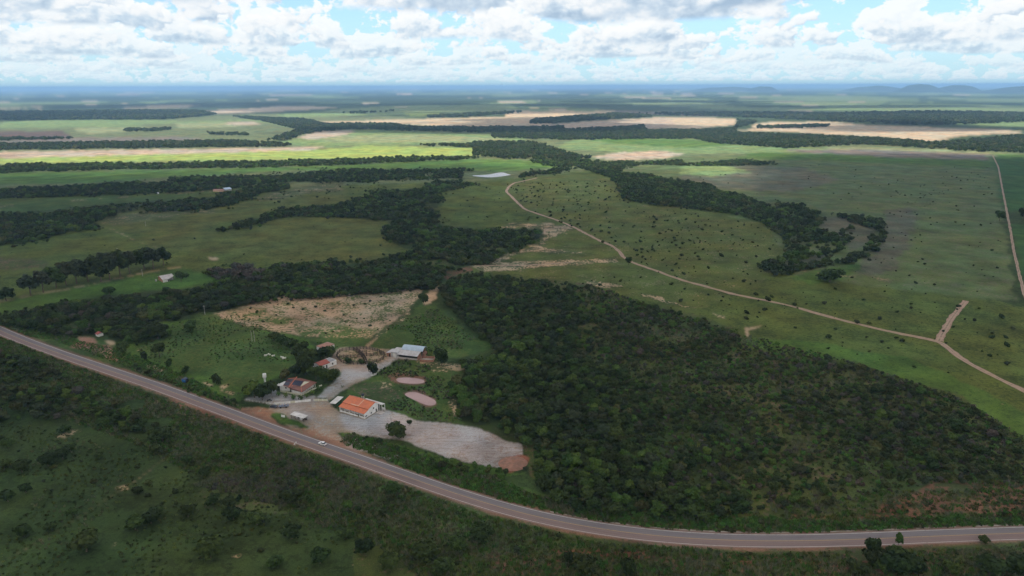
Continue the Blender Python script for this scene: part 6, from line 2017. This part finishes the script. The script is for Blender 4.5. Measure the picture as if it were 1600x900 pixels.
def canopy(name, pa, pb, L, D, h, mat, label, cat, tilt=0.25, posts=3):
    o, a, _ = frame(pa, pb)
    t = empty(name, o, a, label, cat)
    MB().slab([(-.3, -.3, h), (L + .3, -.3, h), (L + .3, D + .3, h + tilt), (-.3, D + .3, h + tilt)], 0.1).build('roof', mat, t)
    for k in range(posts):
        for y_ in (0.1, D - .2):
            x_ = 0.1 + k * (L - .3) / (posts - 1)
            MB().box(x_, x_ + .12, y_, y_ + .12, 0, h + (tilt * y_ / D) - 0.08).build('post', 'dark_wood', t)
    return t


t = canopy('roadside_stall', (455.0, 653.5), (474.8, 659.8), 9.0, 2.6, 2.3, 'pale_sheet', 'roadside stall, long cream roof on posts standing on the grass island', 'stall', 0.3, 4)
MB().box(1.8, 2.6, 1.4, 2.0, 0, 0.8).build('bench', 'white_paint', t)
MB().box(5.0, 6.4, 0.9, 1.7, 0, 0.75).build('table', 'white_paint', t)
MB().box(0.3, 8.8, 2.3, 2.4, 0, 1.0).build('back_rail', 'dark_wood', t)
t = canopy('carport', (516.5, 636.2), (524.0, 637.2), 3.0, 8.2, 2.5, 'pale_sheet', 'open shelter with a small white sheet roof left of the orange-roofed house', 'shelter', 0.1, 2)
o, a, L = frame((523.0, 637.5), (531.5, 630.5))
t = empty('green_fence', o, a, 'low green rail fence right of the small white shelter', 'fence')
for k in range(5): MB().box(k * L / 4, k * L / 4 + .1, -.05, .05, 0, 1.1).build('post', 'green_paint', t)
for z_ in (0.25, 0.6, 0.95): MB().box(0.1, L, -.03, .03, z_, z_ + .12).build('rail', 'green_paint', t)

# blank white board on the grass island
o, a, L = frame((439.9, 653.8), (445.6, 654.6))
t = empty('white_board', o, a, 'blank white board on two posts at the left tip of the grass island', 'sign')
for x_ in (0.2, L - .3): MB().box(x_, x_ + .1, 0, .1, 0, 1.0).build('post', 'dark_wood', t)
MB().box(0, L, -.06, -.003, 0.9, 2.15).build('board', 'white_paint', t)
# two small marker boards at the roadside
for px, py, lb in ((461, 695, 'white edge marker pair leaning at the near side of the highway opposite the yard'), (197.5, 597.5, 'white marker post on the near edge of the highway at the upper left'), (586, 737.5, 'white marker post on the near edge of the highway, right of the car')):
    o = Vector(G(px, py + 1.5))
    t = empty('marker_post', o, 0.5, lb, 'post')
    MB().box(0, .14, 0, .14, 0, 1.0).build('post', 'pole_concrete', t)
    if px == 461:
        MB().box(-.5, .1, -.06, -.003, 0.6, 1.2).build('board', 'white_paint', t); MB().box(.5, .9, 0.5, 0.56, 0.9, 1.7).build('board', 'white_paint', t); MB().box(.6, .7, 0.57, 0.67, 0, 1.0).build('post', 'pole_concrete', t)


# ---- water tower
def tower():
    o = Vector(G(414.2, 596.5))
    t = empty('water_tower', o, 0, 'white cup-shaped water tower standing in the green paddock', 'water tower')
    MB().lathe([(0.55, -.1), (0.5, 0.3), (0.5, 2.0), (0.52, 2.1)], 18).build('stem', 'white_paint', t, True)
    MB().lathe([(0.52, 2.1), (1.05, 2.9), (1.08, 3.2), (1.06, 4.9), (0.9, 5.15), (0.3, 5.3)], 20).build('tank', 'white_paint', t, True)
    MB().lathe([(0.3, 5.3), (0.3, 5.42), (0.1, 5.45)], 12).build('hatch', 'grey_plaster', t)


tower()
# ---- blue hut
o, a, L = frame((284.3, 597.2), (290.5, 598.6))
t = empty('blue_hut', o, a, 'bright blue little hut with a dark top at the paddock edge by the highway', 'hut')
MB().box(0, 2.6, 0, 2.0, 0, 1.9).build('body', 'blue_paint', t)
MB().slab([(-.15, -.1, 1.95), (2.75, -.1, 1.95), (2.9, 2.3, 2.3), (0.2, 2.3, 2.3)], 0.08).build('roof', 'car_navy', t)
MB().box(2.62, 3.0, 0.3, 2.0, 0, 1.8).build('side_panel', 'dark_opening', t)
# ---- small grey slab by the round tree on the lane
o, a, L = frame((580, 587.8), (590, 585.2))
t = empty('water_trough', o, a, 'short pale trough in the shade of the round tree by the farm lane', 'trough')
MB().box(0, L, 0, .12, 0, .6).box(0, L, 1.0, 1.12, 0, .6).box(0, .12, .123, .997, 0, .6).box(L - .12, L, .123, .997, 0, .6).build('basin', 'white_paint', t)


# ---- white wall along the yard
def wall_run(pa, pb, h, label, mat='white_paint', seg=2.6, name='boundary_wall', gate=False):
    o, a, L = frame(pa, pb)
    t = empty(name, o, a, label, 'wall')
    n = max(1, round(L / seg)); s = L / n
    for k in range(n):
        MB().box(k * s + .12, (k + 1) * s - .003, -.06, .06, 0, h).build('panel', mat if (k % 5) != 3 else 'cream_paint', t)
    for k in range(n + 1):
        MB().box(k * s - .1, k * s + .117, -.11, .11, 0, h + .15).build('pillar', 'white_paint', t)
    return t


wall_run((429.5, 632.3), (485.2, 627.0), 1.15, 'white pillared wall along the front of the yard, left of the gateway')
wall_run((490.8, 626.6), (511.2, 626.4), 1.05, 'short cream and white wall right of the gateway', 'cream_paint')


def fence_run(pts, label, h=1.2, gap=3.0, rails=(0.5, 0.9), mat='bark', r=0.07, name='wire_fence', rail_r=0.02, cat='fence', group=None):
    P_ = np.array([G(*p)[:2] for p in pts])
    d = np.r_[0, np.cumsum(np.hypot(*np.diff(P_, axis=0).T))]
    n = max(2, int(d[-1] / gap))
    s = np.linspace(0, d[-1], n + 1)
    q = np.stack([np.interp(s, d, P_[:, 0]), np.interp(s, d, P_[:, 1])], 1)
    o = Vector((q[0, 0], q[0, 1], 0))
    t = empty(name, o, 0, label, cat, group)
    pm = MB().bar((0, 0, -.1), (0, 0, h), r, r * .85, 5).mesh('post', mat)
    for i in range(n + 1):
        c = bpy.data.objects.new('post', pm); COL.objects.link(c); c.parent = t
        c.location = (q[i, 0] - o.x, q[i, 1] - o.y, float(height(q[i, 0], q[i, 1])))
    for z_ in rails:
        m_ = MB()
        for i in range(n):
            m_.bar((q[i, 0] - o.x, q[i, 1] - o.y, z_), (q[i + 1, 0] - o.x, q[i + 1, 1] - o.y, z_), rail_r, n=4)
        m_.build('rail', mat, t)
    return t


# corral: dark board fences
CR = dict(h=2.3, gap=2.2, rails=(0.35, 0.85, 1.35, 1.8), mat='dark_wood', r=0.19, name='corral_fence', rail_r=0.11)
fence_run([(526, 558), (528.5, 552.5), (534, 549), (541, 547.5)], 'dark timber corral fence curving round the left end', **CR)
fence_run([(541, 547.5), (549, 546.5), (558, 546), (566, 545.5), (577, 546), (590, 549.5), (600, 553.5)], 'dark timber corral fence along the far side', **CR)
fence_run([(526, 558), (529, 562), (533.5, 566), (540, 568.3), (552, 569.6), (565, 569)], 'dark timber corral fence along the near left side', **CR)
fence_run([(571, 568.8), (583, 567.2), (594, 564.4), (599.5, 560.5), (601, 555.5)], 'dark timber corral fence along the near right side', **CR)
fence_run([(552.5, 547), (560, 552), (566, 558), (569, 563.5), (571, 568.8)], 'dark timber fence running diagonally through the corral', **CR)
fence_run([(557.5, 547), (563.5, 552), (569.5, 558), (572.5, 563.5), (574, 568)], 'second diagonal timber fence forming the cattle race', **CR)
fence_run([(531, 559), (540, 558.6), (551, 558.8), (565, 558.4)], 'timber fence dividing the left half of the corral', **CR)
fence_run([(567.5, 556.8), (578, 556.5), (590, 555.3), (600.5, 554.5)], 'timber fence dividing the right half of the corral', **CR)
fence_run([(562, 551.3), (568, 553), (573, 552.5)], 'short dark timber fence at the middle of the corral', **CR)
# stake fences
fence_run(z9([(330, 392), (480, 425), (640, 480), (900, 520), (1160, 590)]), 'stake fence along the back edge of the gravel lot')
fence_run(z6([(1240, 444), (1400, 482), (1620, 540), (1800, 590)]), 'stake fence between the green paddock and the bare paddock')
fence_run(z7([(870, 425), (960, 345), (1060, 262), (1130, 205)]), 'stake fence along the right side of the bare paddock')
fence_run([(385, 625.5), (400, 628.5), (415, 630.8), (428, 632.4)], 'row of white stakes left of the white yard wall', mat='white_paint', gap=2.2, h=1.0)
fence_run(z9([(820, 60), (830, 150), (800, 260), (840, 380), (880, 500)]), 'stake fence between the ponds meadow and the wood', gap=4)


# ---- power poles
def pole(px, pyb, pyt, label, arm=True, group=None):
    x_, y_, z_ = G(px, pyb)
    scm = FPX / (y_ * math.cos(PITCH) + CAM_H * math.sin(PITCH))
    h = (pyb - pyt) / scm / math.cos(math.atan2(CAM_H, y_)) 
    h = max(5.0, min(h, 13.0))
    t = empty('utility_pole', (x_, y_, z_), 0.6, label, 'pole', group)
    MB().bar((0, 0, -.2), (0, 0, h), 0.17, 0.11, 8).build('shaft', 'pole_concrete', t)
    if arm:
        MB().box(-.9, .9, -.06, .06, h - .9, h - .75).build('crossarm', 'pole_concrete', t)
        for s_ in (-.8, 0.8): MB().bar((s_, 0, h - .75), (s_, 0, h - .5), 0.06).build('insulator', 'dark_metal', t)
    return t


pole(320.3, 491.5, 477, 'pale utility pole at the upper left corner of the green paddock')
pole(223, 431.5, 420.5, 'pale utility pole in front of the tall trees near the old house')
pole(184.4, 397.5, 387.5, 'utility pole in the pasture behind the tall row of trees')
pole(228, 353.5, 346, 'utility pole beside the diagonal line through the far pasture')
pole(259, 328.8, 321, 'utility pole in front of the narrow left tree belt')
pole(309.5, 298, 291, 'utility pole against the second tree belt', False)
pole(343.5, 298, 292, 'utility pole left of the pale blue shed')
pole(394, 534, 517, 'left post of the double pole in the green paddock', False)
pole(398, 534, 517, 'right post of the double pole in the green paddock', False)
pole(611.5, 666, 651, 'thin pole standing on the gravel lot left of the big round tree', False)
pole(520, 618, 607, 'thin pole beside the farm lane behind the small white shelter', False)


# ---- vehicles
def hatchback(px, py, rz, paint, label):
    x_, y_, z_ = G(px, py)
    t = empty('parked_car' if paint == 'car_navy' else 'driving_car', (x_, y_, 0.07), rz, label, 'car')
    # side outline from nose to tail (x forward)
    prof = [(2.05, 0.35), (2.08, 0.62), (1.9, 0.80), (1.05, 0.95), (0.98, 0.97), (-1.55, 1.0), (-2.0, 0.95), (-2.06, 0.55), (-2.0, 0.32)]
    vs = []; fs = []
    rows_ = [(-0.84, 0.96), (-0.88, 1.0), (0.88, 1.0), (0.84, 0.96)]
    n = len(prof)
    for y0, k in rows_:
        for u, v in prof: vs.append((u * k, y0, 0.3 + (v - 0.3) * (k if abs(y0) < .86 else 1)))
    for r_ in range(3):
        for i in range(n):
            j = (i + 1) % n
            fs.append((r_ * n + i, r_ * n + j, (r_ + 1) * n + j, (r_ + 1) * n + i))
    fs.append(tuple(range(n))[::-1]); fs.append(tuple(range(3 * n, 4 * n)))
    MB().add(vs, fs).build('body', paint, t)
    cab = [(0.95, 0.95), (0.30, 1.44), (-1.15, 1.46), (-1.80, 0.98)]
    vs = [(u, -0.80, v) for u, v in cab[:1]] + [(cab[1][0], -0.62, cab[1][1]), (cab[2][0], -0.62, cab[2][1]), (cab[3][0], -0.78, cab[3][1])]
    vs += [(u, -v, w_) for u, v, w_ in vs]
    MB().add(vs, [(0, 1, 2, 3), (7, 6, 5, 4), (0, 4, 5, 1), (2, 6, 7, 3), (1, 5, 6, 2)]).build('windows', 'blue_glass', t)
    MB().box(-1.12, 0.28, -0.60, 0.60, 1.463, 1.50).build('roof', paint, t)
    MB().box(-0.45, -0.33, -0.765, 0.765, 0.97, 1.30).build('door_post', paint, t)
    for u in (1.25, -1.30):
        for v in (-0.80, 0.80):
            w_ = MB().bar((0, -.1, 0), (0, .1, 0), 0.31, n=14).build('wheel', 'tyre', t); w_.location = (u, v, 0.31)
            MB().bar((0, -.112, 0), (0, .112, 0), 0.17, n=10).build('rim', 'grey_plaster', w_)
    for v in (-0.6, 0.6):
        MB().box(2.0, 2.10, v - .2, v + .2, 0.62, 0.76).build('headlight', 'pale_sheet', t)
        MB().box(-2.09, -2.0, v - .18, v + .18, 0.68, 0.9).build('tail_light', 'tile_red', t)
    return t


# the car keeps to the far lane
cp_ = np.array(G(507, 692.5)[:2]); ci_ = ((CEN - cp_) ** 2).sum(1).argmin()
tg = np.gradient(CEN, axis=0)[ci_]
hc = CEN[ci_] + NR[ci_] * 1.75
car = hatchback(507, 693, math.atan2(tg[1], tg[0]) + math.pi, 'car_white', 'white hatchback driving on the highway past the farm entrance')
car.location = (hc[0], hc[1], 0.07)
hatchback(428, 637, math.radians(170), 'car_navy', 'dark navy car parked at the left end of the white yard wall')


def implement():
    o, a, L = frame((435, 638.2), (449, 637))
    t = empty('farm_trailer', o, a, 'grey-blue farm implement with upright parts parked beside the dark car', 'trailer')
    MB().box(0, 5.4, 0, 1.9, 0.65, 0.85).build('deck', 'steel_blue', t)
    for x_ in (0.2, 1.6, 3.0, 4.4): MB().box(x_, x_ + .7, .2, 1.7, 0.853, 1.3 + .3 * (x_ in (1.6, 3.0))).build('hopper', 'steel_blue', t)
    for x_ in (0.6, 2.0, 3.0, 4.9): MB().bar((x_, 1.2, 0.85), (x_, 1.2, 2.3), 0.08).build('upright', 'steel_blue', t)
    for x_ in (1.2, 4.0):
        for y_ in (-.1, 2.0):
            w_ = MB().bar((0, -.12, 0), (0, .12, 0), 0.42, n=14).build('wheel', 'tyre', t); w_.location = (x_, y_, .42)
    MB().bar((-1.6, .95, .5), (0, .5, .75), 0.07).bar((-1.6, .95, .5), (0, 1.4, .75), 0.07).build('drawbar', 'dark_metal', t)


implement()


def motorcycle():
    o = Vector(G(421, 627))
    t = empty('motorcycle', o, 0.3, 'black motorcycle standing on the pale yard behind the parked car', 'motorcycle')
    for x_ in (-.7, .7):
        w_ = MB().bar((0, -.06, 0), (0, .06, 0), 0.32, n=14).build('wheel', 'tyre', t); w_.location = (x_, 0, .32)
    MB().box(-.35, .35, -.16, .16, .35, .75).build('engine', 'dark_metal', t)
    MB().box(-.75, .1, -.14, .14, .78, .92).build('saddle', 'tyre', t)
    MB().box(.1, .5, -.15, .15, .75, 1.05).build('fuel_tank', 'car_navy', t)
    MB().bar((.7, 0, .32), (.5, 0, 1.1), .05).build('fork', 'dark_metal', t)
    MB().bar((.45, -.38, 1.12), (.45, .38, 1.12), .04).build('handlebar', 'dark_metal', t)
    t.scale = (1.25, 1.25, 1.25)


motorcycle()


# ---- white cattle resting in the paddock
def cow_mesh():
    V = [(-0.75, 0, .62), (-0.35, 0, .64), (0.15, 0, .66), (0.55, 0, .74), (0.85, 0, 1.0), (1.15, 0, 1.05), (1.38, 0, .92),
         (-.62, .34, .42), (-.15, .46, .18), (-.55, .50, .10), (-.62, -.34, .42), (-.15, -.46, .18), (-.55, -.50, .10),
         (.55, .28, .45), (.85, .34, .16), (.5, .36, .10), (.55, -.28, .45), (.85, -.34, .16), (.5, -.36, .10),
         (1.02, .22, 1.15), (1.02, -.22, 1.15), (-1.0, 0, .62), (-1.1, .05, .2), (.50, 0, .98)]
    Rr = [.34, .40, .40, .34, .20, .17, .10, .20, .13, .07, .20, .13, .07, .14, .09, .06, .14, .09, .06, .05, .05, .05, .03, .16]
    E_ = [(0, 1), (1, 2), (2, 3), (3, 4), (4, 5), (5, 6), (0, 7), (7, 8), (8, 9), (0, 10), (10, 11), (11, 12), (3, 13), (13, 14), (14, 15), (3, 16), (16, 17), (17, 18), (5, 19), (5, 20), (0, 21), (21, 22), (3, 23)]
    me = bpy.data.meshes.new('cow_body'); me.from_pydata(V, E_, [])
    o = bpy.data.objects.new('cow_source', me); COL.objects.link(o)
    sk = o.modifiers.new('skin', 'SKIN')
    for i, v in enumerate(me.skin_vertices[0].data):
        v.radius = (Rr[i], Rr[i]); v.use_root = (i == 1)
    su = o.modifiers.new('sub', 'SUBSURF'); su.levels = 1; su.render_levels = 1
    dg = bpy.context.evaluated_depsgraph_get()
    res = bpy.data.meshes.new_from_object(o.evaluated_get(dg))
    bpy.data.objects.remove(o)
    res.name = 'cow_body'
    res.materials.clear(); res.materials.append(MATS['hide_white'])
    return res


CM = cow_mesh()
for i, (px, py, rz, lb) in enumerate([(415.1, 556.4, 0.4, 'greyish white cow lying leftmost in the green paddock'), (420.9, 555.0, 2.6, 'white cow second from the left, highest up in the paddock'),
                                      (426.8, 557.0, 0.1, 'white cow in the middle of the five, between the two small groups'), (441.0, 559.2, 3.0, 'white cow behind the rightmost one'), (443.6, 561.2, 0.2, 'brightest white cow, rightmost of the five')]):
    x_, y_, z_ = G(px, py)
    place_mesh('cow', CM, (x_, y_, 0), rz, 1.0 if i != 4 else 1.15, lb, 'cow', 'white cattle resting in the green paddock')


# ---- heap of red earth at the end of the lot
def heap():
    c = Vector(G(802, 724))
    g = np.random.default_rng(3)
    vs = []; fs = []; n = 22
    for i in range(n + 1):
        for j in range(n + 1):
            u, v = i / n * 2 - 1, j / n * 2 - 1
            f = max(0, 1 - math.hypot(u, v) ** 2)
            zz = -0.25 + 1.5 * f * (0.35 + 1.1 * float(fbm(np.array(u * 4 + 9), np.array(v * 4), 3, 8)))
            vs.append((u * 7.5, v * 7.0, zz))
    for i in range(n):
        for j in range(n):
            a = i * (n + 1) + j; fs.append((a, a + n + 1, a + n + 2, a + 1))
    o = MB().add(vs, fs).build('earth_heap', 'earth_heap')
    o.location = (c.x, c.y, 0)
    tag(o, 'low heap of red earth tipped at the right end of the gravel lot', 'earth heap')


heap()
